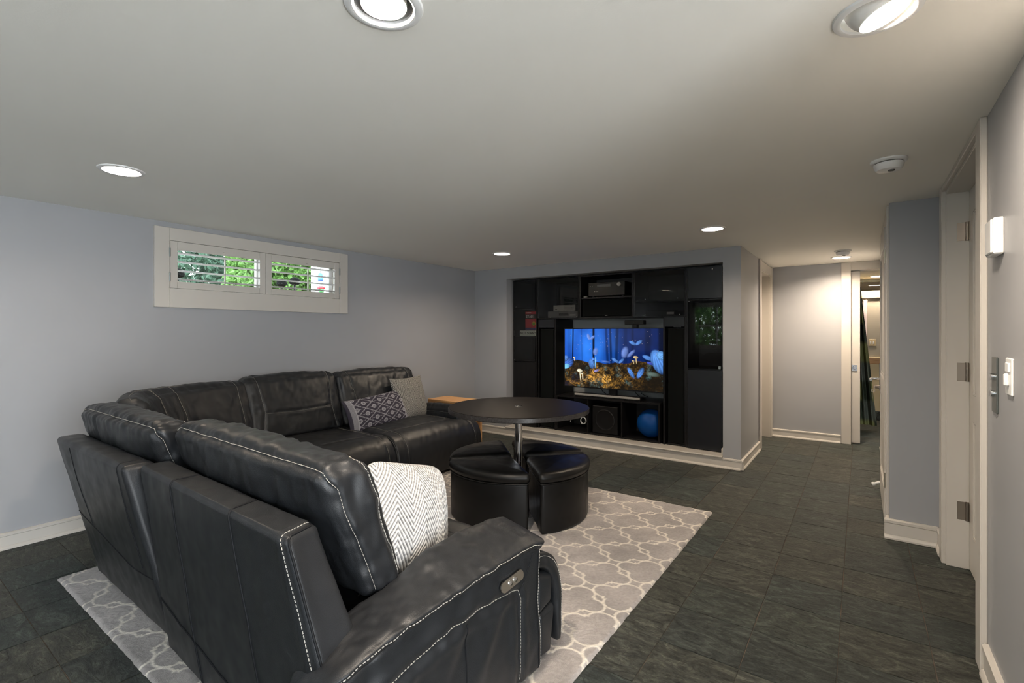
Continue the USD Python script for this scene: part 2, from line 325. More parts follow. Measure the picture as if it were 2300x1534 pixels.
# ------------------------------------------------------------------ structure: floor, ceiling, walls
fl = thing("floor", kind="structure")
part(fl, "grout_bed", box(XL - .15, -2.8, -0.12, 2.75, 12.2, -0.0035), M["grout"])
PX, PY, GX, GY = 0.311, 0.306, -0.074, 2.36
RUGX0, RUGX1, RUGY0, RUGY1 = -3.45, -0.872, 0.695, 3.712
def pix(x, y, z):
    d = np.array([x, y, z - EYE]); Z = d @ cF
    return (1150 + FPX * (d @ cR) / Z, 747.56 - FPX * d[2] / Z) if Z > .05 else (-9e9, 9e9)
tiles = []
for i in range(-14, 9):
    for j in range(-17, 24):
        x0, y0 = GX + i * PX, GY + j * PY
        if x0 + PX < XL or (x0 > 1.1 and y0 > 1.0) or (y0 > 5.2 and x0 + PX < -1.1) or (y0 > 3.9 and x0 > .75): continue
        us = [pix(x0 + a * PX, y0 + b * PY, 0) for a in (0, .5, 1) for b in (0, .5, 1)]
        seen = any(-40 < u < 2340 and v < 1580 for u, v in us)
        under = x0 > RUGX0 and x0 + PX < RUGX1 and y0 > RUGY0 and y0 + PY < RUGY1
        inbay = y0 > YT and x0 + PX < XC
        size = max(u for u, v in us) - min(u for u, v in us)
        tiles.append((0 if (seen and not under and not inbay) else 1, math.hypot(x0, y0), x0, y0))
tiles.sort(); rest = []
def tile(x0, y0, k):
    r = np.random.default_rng(1000 + k); g = 0.0009 + r.uniform(-.0006, .0012, 4); z = r.uniform(-.0007, .0007, 4); c = 0.0016
    q = np.array([[x0 + g[0], y0 + g[1]], [x0 + PX - g[2], y0 + g[1]], [x0 + PX - g[2], y0 + PY - g[3]], [x0 + g[0], y0 + PY - g[3]]])
    mid = []
    for a in range(4):
        p, s = q[a], q[(a + 1) % 4]; e = (s - p) / np.linalg.norm(s - p); nn = np.array([-e[1], e[0]])
        mid += [p + nn * 0.0] + [p + (s - p) * t + nn * r.uniform(-.0004, .0018) for t in (.33, .67)]
    o = np.array(mid); ce = o.mean(0); inn = o + (ce - o) / np.linalg.norm(ce - o, axis=1, keepdims=True) * c * 1.3; n = len(o)
    zt = np.repeat(z, 3)
    v = np.vstack([np.c_[o, np.full(n, -.008)], np.c_[o, zt - c * .8], np.c_[inn, zt], [[*ce, z.mean()]]])
    f = []
    for a in range(n):
        b = (a + 1) % n
        f += [[a, b, n + b], [a, n + b, n + a], [n + a, n + b, 2 * n + b], [n + a, 2 * n + b, 2 * n + a], [2 * n + a, 2 * n + b, 3 * n]]
    return T(v, f)
for k, (hid, _, x0, y0) in enumerate(tiles):
    if not hid and k < 300: part(fl, "slate_tile", tile(x0, y0, k), SL[int(rng.integers(5))], 20)
    else: rest.append(tile(x0, y0, k))
part(fl, "covered_slate_tiles", cat_(rest), SL[0], 20, kind="stuff")

LIGHTS = [(-.98, .813), (.035, 1.577), (-3.058, .861), (-3.04, 4.073), (-.955, 4.066), (-.171, 6.43), (.20, 8.87), (.20, 10.5)]
cs = m3.CrossSection.square((7.4, 15.2)).translate((XL - .2, -2.9))
for x, y in LIGHTS: cs = cs - m3.CrossSection.circle(0.081, 48).translate((x, y))
solo("ceiling", man(m3.Manifold.extrude(cs, 0.16).translate((0, 0, H))), M["ceil"], kind="structure", smooth=False)
WY0, WY1, WZ0, WZ1 = 1.440, 2.950, 1.622, 2.018
solo("wall_left", man(mbox(XL - .22, -2.8, -.05, XL, 5.9, H) - mbox(XL - .3, WY0, WZ0, XL + .1, WY1, WZ1)), M["wall"], kind="structure", smooth=False)
solo("wall_front", man(mbox(XL, YT, -.05, XC, 6.09, H) - mbox(NX0, YT - .1, NZ0, NX1, 5.66, NZ1)), M["wall"], kind="structure", smooth=False)
D1Y0, D1Y1 = 2.66, 3.668
solo("wall_right", man(mbox(XR, 1.15, -.05, XR + .16, 3.93, H) - mbox(XR - .1, D1Y0, -.1, XR + .1, D1Y1, 2.10)), M["wall"], kind="structure", smooth=False)
solo("wall_hall_corner", man(mbox(.15, 3.925, -.05, XR + .16, 4.04, H)), M["wall"], kind="structure", smooth=False)
solo("wall_hall_right", man(mbox(.20, 4.04, -.05, .34, 6.95, H)), M["wall"], kind="structure", smooth=False)
solo("wall_hall_left", man(mbox(XC - .14, 6.09, 2.03, XC, 6.95, H) + mbox(XC - .14, 6.86, -.05, XC, 6.95, 2.03)), M["wall"], kind="structure", smooth=False)
solo("wall_hall_end", man(mbox(-1.4, 6.95, -.05, 1.2, 7.08, H) - mbox(-.09, 6.9, -.1, .74, 7.2, 2.035)), M["wall"], kind="structure", smooth=False)
solo("wall_back", man(mbox(XL - .2, -2.72, -.05, 1.75, -2.56, H) - mbox(-3.5, -2.9, .95, -2.35, -2.4, 2.0) - mbox(-1.75, -2.9, 1.1, -.65, -2.4, 2.0)), M["wall"], kind="structure", smooth=False)
solo("wall_alcove_right", man(mbox(1.6, -2.6, -.05, 1.75, 1.31, H) - mbox(1.5, -1.55, .02, 1.9, .65, 2.0)), M["wall"], kind="structure", smooth=False)
solo("wall_alcove_front", man(mbox(XR, 1.15, -.05, 1.7, 1.31, H)), M["wall"], kind="structure", smooth=False)
solo("niche_lining", box(NX0, 5.63, NZ0, NX1, 5.658, NZ1), M["niche"], kind="structure")

BB = [(0, 0), (.026, 0), (.026, .008), (.020, .018), (.014, .022), (.014, .078), (.019, .082), (.019, .094), (.010, .100), (0, .100)]
BBR = [(a, z * 1.25) for a, z in BB]
def base(name, runs, prof=BB):
    solo(name, cat_([profile_run(prof, *r) for r in runs]), M["trim"], kind="structure", smooth=25)
base("baseboard_left", [((XL, -2.56), (XL, YT), (1, 0))])
base("baseboard_right", [((XR, 1.15), (XR, D1Y0 - .105), (-1, 0)), ((XR, D1Y1 + .10), (XR, 3.925), (-1, 0))], BBR)
base("baseboard_hall_corner", [((.15 - .026, 3.925), (XR, 3.925), (0, -1)), ((.15, 3.925), (.15, 3.99), (-1, 0))], BBR)
base("baseboard_hall_right", [((.20, 5.16), (.20, 6.95), (-1, 0))])
base("baseboard_hall_end", [((XC, 6.95), (-.19, 6.95), (0, -1))])
base("baseboard_back", [((XL, -2.56), (1.6, -2.56), (0, 1))])
LED = [(0, 0), (.028, 0), (.028, .008), (.021, .018), (.015, .022), (.015, .094), (.020, .097), (.030, .100), (.032, .108), (.028, .115), (0, .117)]
base("baseboard_front", [((XL, YT), (NX0, YT), (0, -1)), ((NX1, YT), (XC + .026, YT), (0, -1)), ((XC, YT - .026), (XC, 6.02), (1, 0))])
base("trim_1", [((NX0, YT), (NX1, YT), (0, -1))], LED)
solo("trim_2", cat_([box(NX0, YT - .002, NZ0 - .004, NX1, 5.2, .117, .001), box(NX1 - .016, YT + .005, .117, NX1 - .001, YT + .09, .185, .003)]), M["trim"], kind="structure")

# ------------------------------------------------------------------ doors and their trim
def casing(x0, y0, z0, x1, y1, z1): return box(x0, y0, z0, x1, y1, z1, .003)
d = thing("door_1", "white panelled door with three hinges in the right wall", "door", (XR, 3.2, 0), kind="structure")
part(d, "casing", casing(XR - .022, D1Y0 - .095, 0, XR, D1Y0, H), M["trim"])
part(d, "casing", casing(XR - .022, D1Y1, 0, XR, D1Y1 + .095, H), M["trim"])
part(d, "head_casing", casing(XR - .021, D1Y0, 2.105, XR, D1Y1, H), M["trim"])
part(d, "jamb", cat_([box(XR - .004, D1Y1 - .018, 0, XR + .10, D1Y1 + .001, 2.10, .002), box(XR - .004, D1Y0 - .001, 0, XR + .10, D1Y0 + .018, 2.10, .002), box(XR - .004, D1Y0, 2.087, XR + .10, D1Y1, 2.106, .002)]), M["trim"])
sx = XR + .092
def panel_door(x, y0, y1, z0, z1, sgn):
    """A slab in a plane of constant x, its face towards sgn, with two recessed panels."""
    b = mbox(min(x, x - sgn * .035), y0, z0, max(x, x - sgn * .035), y1, z1)
    for a, c in ((z0 + .20, z0 + .82), (z0 + .96, z1 - .13)):
        b = b - mbox(x - .009, y0 + .11, a, x + .009, y1 - .11, c)
    extra = []
    for a, c in ((z0 + .20, z0 + .82), (z0 + .96, z1 - .13)):
        for t in (.0, .016):
            o, w = t, .009
            xa, xb = (x - sgn * .010, x - sgn * (.002 + t * .2))
            extra += [box(xa, y0 + .11 + o, a + o, xb, y0 + .11 + o + w, c - o, .002), box(xa, y1 - .11 - o - w, a + o, xb, y1 - .11 - o, c - o, .002),
                      box(xa, y0 + .11 + o, a + o, xb, y1 - .11 - o, a + o + w, .002), box(xa, y0 + .11 + o, c - o - w, xb, y1 - .11 - o, c - o, .002)]
    return man(b), cat_(extra)
s_, e_ = panel_door(sx, D1Y0 + .02, D1Y1 - .02, .012, 2.084, -1)
part(d, "slab", s_, M["trim"], False); part(d, "panel_moulding", e_, M["trim"])
for z in (.32, 1.09, 1.867):
    h = part(d, "hinge", cat_([cyl((sx - .008, D1Y1 - .019, z - .052), (sx - .008, D1Y1 - .019, z + .052), .0075, n=12), box(sx - .003, D1Y1 - .055, z - .05, sx - .0002, D1Y1 - .019, z + .05, .001), box(sx - .05, D1Y1 - .0195, z - .05, sx - .008, D1Y1 - .0175, z + .05, .0008)]), M["hinge"], label="satin metal butt hinge")
d = thing("door_2", "narrow white door standing ajar in the hallway with a lever and keys", "door", (.165, 4.65, 0), kind="structure")
s_, e_ = panel_door(.132, 4.20, 5.11, .015, 2.03, -1)
part(d, "slab", s_, M["trim"], False); part(d, "panel_moulding", e_, M["trim"])
part(d, "casing", casing(.137, 4.00, 0, .152, 4.06, H), M["trim"]); part(d, "casing", casing(.15, 4.04, 0, .199, 4.20, H), M["trim"])
part(d, "head_casing", casing(.14, 4.06, 2.035, .21, 5.2, H), M["trim"])
part(d, "escutcheon", box(.126, 4.99, .83, .1325, 5.03, 1.06, .003), M["chrome"])
lv = part(d, "lever", cat_([cyl((.130, 5.01, .93), (.075, 5.01, .93), .011), tube([(.078, 5.01, .93), (.070, 4.99, .93), (.068, 4.95, .93), (.068, 4.88, .928)], .0095, 10)]), M["chrome"])
part(lv, "key", cat_([cyl((.128, 5.01, .862), (.098, 5.01, .862), .013), box(.092, 4.995, .845, .096, 5.022, .868, .001), lathe([(.010, -.0015), (.014, -.0015), (.014, .0015), (.010, .0015), (.010, -.0015)], (.085, 5.012, .83), 16, "y"), box(.078, 5.005, .765, .082, 5.017, .825, .0008)]), M["hinge"])
part(d, "door_stop", cat_([cyl((.132, 5.06, .07), (.085, 5.06, .045), .011), cyl((.095, 5.06, .05), (.08, 5.06, .042), .016)]), M["whitep"])
for z in (.25, 1.78): part(d, "hinge", cyl((.137, 4.195, z), (.137, 4.195, z + .10), .008, n=12), M["nickel"])
d = thing("door_3", "white door set deep in the left wall of the hallway", "door", (XC, 6.48, 0), kind="structure")
s_, e_ = panel_door(XC - .10, 6.13, 6.87, .01, 2.02, 1)
part(d, "slab", s_, M["trim"], False); part(d, "panel_moulding", e_, M["trim"])
part(d, "casing", casing(XC, 6.02, 0, XC + .018, 6.12, H), M["trim"]); part(d, "casing", casing(XC, 6.86, 0, XC + .018, 6.945, H), M["trim"])
part(d, "head_casing", casing(XC, 6.12, 2.02, XC + .017, 6.86, 2.12), M["trim"])
part(d, "jamb", cat_([box(XC - .10, 6.845, 0, XC + .002, 6.865, 2.03, .002), box(XC - .10, 6.09, 0, XC + .002, 6.13, 2.03, .002), box(XC - .10, 6.1, 2.012, XC + .002, 6.86, 2.032, .002)]), M["trim"])
d = thing("door_4", "white pocket door slid almost open at the bathroom", "door", (0, 7.0, 0), kind="structure")
part(d, "casing", casing(-.185, 6.932, 0, -.09, 6.952, H), M["trim"]); part(d, "casing", casing(.74, 6.932, 0, .83, 6.952, H), M["trim"])
part(d, "head_casing", casing(-.09, 6.933, 2.035, .74, 6.952, H), M["trim"])
part(d, "slab", box(-.5, 6.995, .015, -.004, 7.035, 2.03, .002), M["trim"])
part(d, "pull", cat_([box(-.086, 6.988, .86, -.03, 6.9945, .93, .002), lathe([(.0, .012), (.016, .012), (.02, .004), (.02, 0), (0, 0)], (-.057, 6.989, .895), 20, "y")]), M["chrome"])

# ------------------------------------------------------------------ window with plantation shutters
w = thing("window_1", "small high window with two white plantation shutters", "window", (XL, 2.19, WZ0), kind="structure")
OY0, OY1, OZ0, OZ1 = 1.372, 3.018, 1.497, 2.092
xo = XL + .022
IY0, IY1, IZ0, IZ1 = 1.468, 2.926, 1.640, 1.998
for n_, b_ in (("casing", (OY0, OZ0, IY0, OZ1)), ("casing", (IY1, OZ0, OY1, OZ1)), ("head_casing", (IY0, IZ1, IY1, OZ1)), ("apron", (IY0, OZ0, IY1, IZ0))):
    part(w, n_, box(XL, b_[0], b_[1], xo, b_[2], b_[3], .002), M["trim"])
part(w, "reveal", cat_([box(XL - .2, IY0 - .028, IZ0 - .018, XL + .004, IY0 - .004, IZ1 + .02), box(XL - .2, IY1 + .004, IZ0 - .018, XL + .004, IY1 + .024, IZ1 + .02), box(XL - .2, IY0 - .028, IZ0 - .018, XL + .004, IY1 + .024, IZ0 - .003), box(XL - .2, IY0 - .028, IZ1 + .003, XL + .004, IY1 + .024, IZ1 + .02)]), M["trim"])
part(w, "sash", cat_([box(XL - .16, IY0 - .01, a, XL - .12, IY1 + .01, a + .03) for a in (IZ0, IZ1 - .03)] + [box(XL - .16, a, IZ0, XL - .12, a + .035, IZ1) for a in (IY0 - .01, 2.18, IY1 - .025)]), M["whitep"])
part(w, "pane", box(XL - .142, IY0, IZ0 + .01, XL - .138, IY1, IZ1 - .01), M["glass"])
for y0, y1 in ((IY0 + .004, 2.190), (2.194, IY1 - .004)):
    st, ra = .050, .062
    xa, xb = XL - .012, XL + .016
    part(w, "shutter_frame", cat_([box(xa, y0, IZ0 + .003, xb, y0 + st, IZ1 - .003, .002), box(xa, y1 - st, IZ0 + .003, xb, y1, IZ1 - .003, .002), box(xa, y0 + st, IZ0 + .003, xb - .002, y1 - st, IZ0 + .003 + .052, .002), box(xa, y0 + st, IZ1 - .003 - ra, xb - .002, y1 - st, IZ1 - .003, .002)]), M["trim"])
    zz = np.linspace(IZ0 + .055, IZ1 - .065, 5); zz = (zz[:-1] + zz[1:]) / 2
    for z in zz + np.array([-.012, -.008, 0, .006]):
        th = np.linspace(0, 2 * np.pi, 15)[:-1]
        pr = np.c_[np.cos(th) * .030, np.sin(th) * .0048]; a = math.radians(5); pr = pr @ np.array([[math.cos(a), math.sin(a)], [-math.sin(a), math.cos(a)]])
        pr = pr + [0, z]
        lou = profile_run(np.c_[pr[:, 0], pr[:, 1]], (XL + .0, y0 + st - .002), (XL + .0, y1 - st + .002), (1, 0))
        part(w, "louver", lou, M["whitep"], 40)
    ym = (y0 + y1) / 2 + .02
    part(w, "tilt_rod", box(XL + .026, ym - .006, IZ0 + .058, XL + .036, ym + .006, IZ1 - .10, .002), M["trim"])
    part(w, "staple", tube([(XL + .014, ym - .006, IZ1 - .045), (XL + .024, ym - .005, IZ1 - .045), (XL + .024, ym + .005, IZ1 - .045), (XL + .014, ym + .006, IZ1 - .045)], .0014, 6), M["nickel"])
for y in (IY0 + .001, IY1 - .001):
    for z in (IZ0 + .085, IZ1 - .09): part(w, "hinge", cyl((XL + .020, y, z - .032), (XL + .020, y, z + .032), .006, n=10), M["plate"])

# windows of the wall behind the camera
w = thing("window_2", "white framed window in the wall behind the camera", "window", (-2.9, -2.6, .95), kind="structure")
part(w, "frame", cat_([box(-3.55, -2.6, .9, -3.44, -2.53, 2.05), box(-2.41, -2.6, .9, -2.3, -2.53, 2.05), box(-3.5, -2.6, .9, -2.35, -2.53, 1.0), box(-3.5, -2.6, 1.95, -2.35, -2.53, 2.05)]), M["trim"])
part(w, "sash", cat_([box(-3.5, -2.66, 1.46, -2.35, -2.62, 1.51), box(-2.95, -2.66, 1.0, -2.91, -2.62, 1.95)]), M["whitep"]); part(w, "pane", box(-3.45, -2.645, 1.0, -2.4, -2.641, 1.95), M["glass"])
w = thing("window_3", "second white framed window in the wall behind the camera", "window", (-1.2, -2.6, 1.1), kind="structure")
part(w, "frame", cat_([box(-1.82, -2.6, 1.04, -1.72, -2.53, 2.06), box(-.68, -2.6, 1.04, -.58, -2.53, 2.06), box(-1.75, -2.6, 1.04, -.65, -2.53, 1.12), box(-1.75, -2.6, 1.97, -.65, -2.53, 2.06)]), M["trim"])
w = thing("window_4", "glazed door in the alcove wall right of the camera", "window", (1.6, -.45, 0), kind="structure")
part(w, "frame", cat_([box(1.54, -1.62, 0, 1.61, -1.5, 2.06), box(1.54, .6, 0, 1.61, .72, 2.06), box(1.54, -1.55, 1.95, 1.61, .65, 2.06), box(1.6, -.5, .02, 1.64, -.4, 1.96)]), M["trim"])

# ------------------------------------------------------------------ recessed lights, smoke alarms, wall plates
LL = ["recessed ceiling light with a wide trim ring nearest above the sofa arm", "recessed eyeball ceiling light with a tilted lamp close to the right wall", "recessed ceiling light over the dark floor left of the window",
      "small recessed ceiling light above the far end of the wall side of the sofa", "recessed ceiling light in front of the right end of the media cabinets", "recessed ceiling light in the hallway beside the far smoke alarm",
      "nearer recessed light on the bathroom ceiling", "farther recessed light on the bathroom ceiling behind the shower rod"]
for k, (x, y) in enumerate(LIGHTS):
    t = thing("recessed_light", LL[k], "ceiling light", (x, y, H))
    part(t, "trim_ring", lathe([(.080, H - .001), (.0795, H - .007), (.086, H - .0085), (.096, H - .005), (.0985, H - .0005), (.0985, H + .0005), (.08, H + .0005), (.08, H - .001)], (x, y, 0), 56), M["whitep"], 40)
    if k == 0:
        part(t, "rim", lathe([(.0795, H - .006), (.0775, H - .0075), (.073, H - .004), (.0725, H + .006), (.0795, H + .006)], (x, y, 0), 56), M["whitep"], 40)
        part(t, "baffle", lathe([(.0735, H + .004), (.072, H + .03), (.060, H + .05), (0, H + .05)], (x, y, 0), 48), M["baffle"], 40)
        part(t, "lamp_body", lathe([(.0565, H - .0015), (.0575, H + .0), (.0575, H + .015), (.045, H + .045), (0, H + .047)], (x, y, 0), 48), M["baffle"], 40)
        part(t, "lamp", lathe([(0, H - .0035), (.03, H - .003), (.050, H - .0012), (.0565, H + .0005), (0, H + .0006)], (x, y, 0), 48), LG[k], 40)
    elif k == 1:
        R_ = trimesh.transformations.rotation_matrix(math.radians(-20), [-.15, 1, 0], [x, y, H + .036])
        ph = np.radians(np.linspace(50, 112, 16)); rr = .0745
        eye = lathe([(rr * math.sin(a), H + .036 - rr * math.cos(a)) for a in ph] + [(0, H + .05)], (x, y, 0), 56); eye.apply_transform(R_); part(t, "eyeball", eye, M["reflector"], 40)
        cup = lathe([(rr * math.sin(ph[0]), H + .036 - rr * math.cos(ph[0])), (.054, H - .004), (.050, H + .012), (.0, H + .013)], (x, y, 0), 48); cup.apply_transform(R_); part(t, "cup", cup, M["reflector"], 40)
        l = lathe([(0, H - .007), (.03, H - .006), (.047, H - .001), (.049, H + .008), (0, H + .010)], (x, y, 0), 40); l.apply_transform(R_); part(t, "lamp", l, LG[k], 40)
    else:
        part(t, "reflector", lathe([(.080, H - .0005), (.0745, H + .004), (.071, H + .03), (.066, H + .058), (.0, H + .060)], (x, y, 0), 48), M["reflector"], 40)
        part(t, "lamp", lathe([(0, H + .020), (.030, H + .021), (.052, H + .027), (.058, H + .036), (.052, H + .05), (0, H + .054)], (x, y, 0), 40), LG[k], 40)
for x, y, lab in ((.11, 2.955, "round white smoke alarm on the ceiling nearest to the right wall"), (-.145, 5.925, "round white smoke alarm on the hallway ceiling beside the recessed light")):
    t = thing("smoke_alarm", lab, "smoke alarm", (x, y, H))
    part(t, "base", lathe([(0, H), (.073, H), (.073, H - .008), (.068, H - .013), (.0, H - .013)], (x, y, 0), 48), M["whitep"], 35)
    part(t, "cap", lathe([(0, H - .017), (.060, H - .017), (.060, H - .024), (.055, H - .038), (.048, H - .047), (.030, H - .051), (0, H - .052)], (x, y, 0), 48), M["whitep"], 35)
    part(t, "vent_ring", lathe([(0, H - .012), (.057, H - .012), (.057, H - .018), (0, H - .018)], (x, y, 0), 40), M["greyp"], 35)
    part(t, "button", lathe([(0, H - .051), (.014, H - .051), (.013, H - .055), (0, H - .056)], (x + .01, y - .015, 0), 24), M["greyp"], 35)
def rw(name, y0, y1, z0, z1, dp, m, label, cat, extra=()):
    t = thing(name, label, cat, (XR, (y0 + y1) / 2, z0))
    part(t, "plate", box(XR - dp, y0, z0, XR - .0002, y1, z1, .004), m)
    for n_, msh, mm in extra: part(t, n_, msh, mm)
rw("wall_sensor", 2.30, 2.42, 1.575, 1.70, .028, M["whitep"], "white plastic wall control box high on the right wall", "thermostat",
   [("side_slot", box(XR - .022, 2.4195, 1.67, XR - .010, 2.424, 1.688), M["greyp"]), ("cover", box(XR - .034, 2.305, 1.58, XR - .028, 2.40, 1.695, .003), M["whitep"])])
rw("jack_plate", 2.385, 2.465, 1.02, 1.22, .006, M["plate"], "metal wall plate with two round jacks beside the light switch", "wall plate",
   [("jack", cyl((XR - .006, 2.425, z), (XR - .016, 2.425, z), .012, n=20), M["chrome"]) for z in (1.09, 1.15)])
rw("light_switch", 2.17, 2.25, 1.105, 1.225, .007, M["whitep"], "white light switch with a raised toggle next to the metal jack plate", "light switch",
   [("toggle", box(XR - .018, 2.198, 1.135, XR - .006, 2.222, 1.175, .004), M["whitep"]), ("slider", box(XR - .012, 2.19, 1.18, XR - .006, 2.23, 1.21, .002), M["whitep"])])
rw("light_switch", 1.87, 1.962, 1.115, 1.235, .007, M["whitep"], "white light switch at the right edge of the picture", "light switch",
   [("toggle", box(XR - .018, 1.905, 1.15, XR - .006, 1.93, 1.20, .004), M["whitep"])])

# ------------------------------------------------------------------ media wall in the niche
CY, CB, t_ = 5.158, 5.60, .018
def carcass(t, x0, x1, z0, z1, shelves=(), back=True):
    part(t, "side_panel", box(x0, CY, z0, x0 + t_, CB, z1, .001), M["cab"]); part(t, "side_panel", box(x1 - t_, CY, z0, x1, CB, z1, .001), M["cab"])
    part(t, "top_panel", box(x0 + t_, CY, z1 - t_, x1 - t_, CB, z1, .001), M["cab"]); part(t, "bottom_panel", box(x0 + t_, CY, z0, x1 - t_, CB, z0 + t_, .001), M["cab"])
    if back: part(t, "back_panel", box(x0 + t_, CB - .01, z0 + t_, x1 - t_, CB, z1 - t_), M["cabin"])
    for s in shelves: part(t, "shelf", box(x0 + t_, CY + .02, s - .009, x1 - t_, CB - .01, s + .009, .001), M["cab"])
def glass_door(t, x0, x1, z0, z1, fr=.0, studs=()):
    g = part(t, "glass_door", box(x0 + .002, CY - .018, z0 + .002, x1 - .002, CY - .013, z1 - .002), M["smoked"])
    for x, z in studs: part(g, "stud", lathe([(0, .006), (.004, .005), (.006, 0), (0, 0)], (x, CY - .0182, z), 12, "y"), M["chrome"])
Z0, Z1 = .119, 1.984
t = thing("media_tower", "tall black-brown cabinet with red game box and word sign behind glass", "cabinet", (-3.48, 5.38, Z0))
carcass(t, -3.668, -3.30, Z0, Z1, (.925, 1.26, 1.62))
glass_door(t, -3.645, -3.318, .94, 1.972, studs=[(-3.335, 1.955), (-3.63, .965), (-3.335, .965), (-3.61, 1.64)])
part(t, "lower_door", box(-3.645, CY - .018, Z0 + .004, -3.318, CY - .001, .932, .002), M["cab"])
t = thing("wall_cabinet", "black wall cabinet with a smoked glass door over two disc players", "cabinet", (-3.0, 5.38, 1.475))
carcass(t, -3.292, -2.712, 1.475, Z1); glass_door(t, -3.285, -2.72, 1.480, 1.98, studs=[(-3.27, 1.50), (-2.735, 1.497), (-3.10, 1.497)])
t = thing("wall_cabinet", "open black shelf unit holding the receiver and the centre speaker", "cabinet", (-2.38, 5.38, 1.475))
carcass(t, -2.708, -2.044, 1.475, Z1, (1.712,))
t = thing("wall_cabinet", "black wall cabinet with a smoked glass door right of the receiver", "cabinet", (-1.77, 5.38, 1.475))
carcass(t, -2.040, -1.474, 1.475, Z1, (1.655,)); glass_door(t, -2.035, -1.48, 1.480, 1.98, studs=[(-1.90, 1.50), (-1.53, 1.497), (-1.90, 1.67), (-1.55, 1.668)])
t = thing("media_tower", "tall black-brown cabinet with three doors at the right end of the niche", "cabinet", (-1.28, 5.38, Z0))
carcass(t, -1.470, -1.094, Z0, Z1, (.935, 1.645)); 
part(t, "upper_door", box(-1.446, CY - .018, 1.655, -1.118, CY - .001, 1.972, .002), M["gloss"])
part(t, "lower_door", box(-1.446, CY - .018, Z0 + .006, -1.118, CY - .001, .928, .002), M["gloss"])
glass_door(t, -1.446, -1.118, .94, 1.648, studs=[(-1.435, 1.63)])
part(t, "knob", lathe([(0, .016), (.006, .014), (.007, 0), (0, 0)], (-1.205, CY - .018, 1.945), 14, "y"), M["chrome"])
part(t, "latch", box(-1.15, CY - .03, .945, -1.125, CY - .017, .975, .002), M["plate"])
t = thing("speaker_bay", "narrow black filler frame around the left tower speaker", "cabinet", (-3.17, 5.38, Z0))
part(t, "side_panel", box(-3.292, CY + .01, Z0, -3.277, CB, 1.472), M["cab"]); part(t, "side_panel", box(-3.052, CY + .01, Z0, -3.034, CB, 1.472), M["cab"]); part(t, "header", box(-3.277, CY + .004, 1.372, -3.052, CY + .02, 1.472, .001), M["gloss"]); part(t, "back_panel", box(-3.277, CB - .02, Z0, -3.052, CB, 1.472), M["cabin"])
t = thing("speaker_bay", "narrow black filler frame around the right tower speaker", "cabinet", (-1.59, 5.38, Z0))
part(t, "side_panel", box(-1.712, CY + .01, Z0, -1.694, CB, 1.472), M["cab"]); part(t, "side_panel", box(-1.489, CY + .01, Z0, -1.474, CB, 1.472), M["cab"]); part(t, "header", cat_([box(-1.694, CY - .002, 1.372, -1.489, CY + .014, 1.472, .001), box(-1.60, CY - .002, 1.364, -1.52, CY + .01, 1.372)]), M["gloss"]); part(t, "back_panel", box(-1.694, CB - .02, Z0, -1.489, CB, 1.472), M["cabin"])
for x0, x1, lab in ((-3.268, -3.068, "tall slim black tower speaker left of the television"), (-1.672, -1.495, "tall slim black tower speaker right of the television")):
    t = thing("tower_speaker", lab, "speaker", ((x0 + x1) / 2, 5.3, Z0))
    part(t, "body", box(x0, 5.19, Z0 + .018, x1, 5.5, 1.355, .004), M["blackp"]); part(t, "grille", box(x0 + .008, 5.176, Z0 + .03, x1 - .008, 5.1895, 1.348, .004), M["cloth"]); part(t, "base", box(x0 - .006, 5.18, Z0, x1 + .006, 5.52, Z0 + .0175, .002), M["blackp"])
t = thing("media_console", "low black bench with three open compartments under the television", "cabinet", (-2.39, 5.38, Z0))
x0, x1, zt = -3.028, -1.748, .548
part(t, "top_panel", box(x0, CY + .002, zt - .02, x1, CB, zt, .0015), M["cab"]); part(t, "bottom_panel", box(x0, CY + .01, Z0, x1, CB, Z0 + .018), M["cab"]); part(t, "back_panel", box(x0, CB - .012, Z0 + .018, x1, CB, zt - .02), M["cabin"])
for a in (x0, -2.612, -2.19, x1 - .018): part(t, "divider", box(a, CY + .004, Z0 + .018, a + .018, CB - .012, zt - .02, .001), M["cab"])

# television picture, painted point by point on the screen's own mesh
nu, nv = 340, 196
U, V = np.meshgrid(np.linspace(0, 1, nu), np.linspace(0, 1, nv), indexing="ij")   # V runs down from the top
def lerp(a, b, t): return np.array(a) * (1 - t[..., None]) + np.array(b) * t[..., None]
def ns(sx, sy, seed, o=4): return meshkit.fbm(np.stack([U * sx, V * sy, 0 * U + seed], -1), o, seed)
S2 = lambda a, b, x: np.clip((x - a) / (b - a), 0, 1) ** 2 * (3 - 2 * np.clip((x - a) / (b - a), 0, 1))
img = lerp((.010, .085, .50), (.004, .016, .105), S2(.28, .72, U))
img += np.array((.02, .14, .42)) * (np.exp(-((U - .25) / .09) ** 2 - ((V - .33) / .32) ** 2) * 1.0 + .55 * np.exp(-((U - .07) / .06) ** 2 - ((V - .12) / .2) ** 2))[..., None]
img += np.array((.012, .10, .30)) * (.8 * np.exp(-((U - .385) / .05) ** 2 - ((V - .3) / .3) ** 2) + .35 * np.exp(-((U - .53) / .05) ** 2 - ((V - .25) / .35) ** 2))[..., None]
img *= (.72 + .56 * ns(9, 5, 3))[..., None]
for u0, wd, dk, sl in ((.092, .008, .93, -.012), (.318, .013, .97, 0), (.455, .014, .6, .03), (.495, .012, .72, .02), (.56, .016, .6, -.02), (.645, .02, .35, 0), (.715, .012, .4, 0), (.86, .03, .5, 0), (.985, .03, .8, 0), (.19, .006, .35, .01), (.05, .02, .25, 0)):
    img *= (1 - dk * np.exp(-((U - u0 - sl * (V - .2)) / wd) ** 4))[..., None]
gt = .545 + .03 * np.sin(U * 5 - .6) + .02 * (ns(14, 0, 9) - .5) + .012 * np.sin(U * 31)
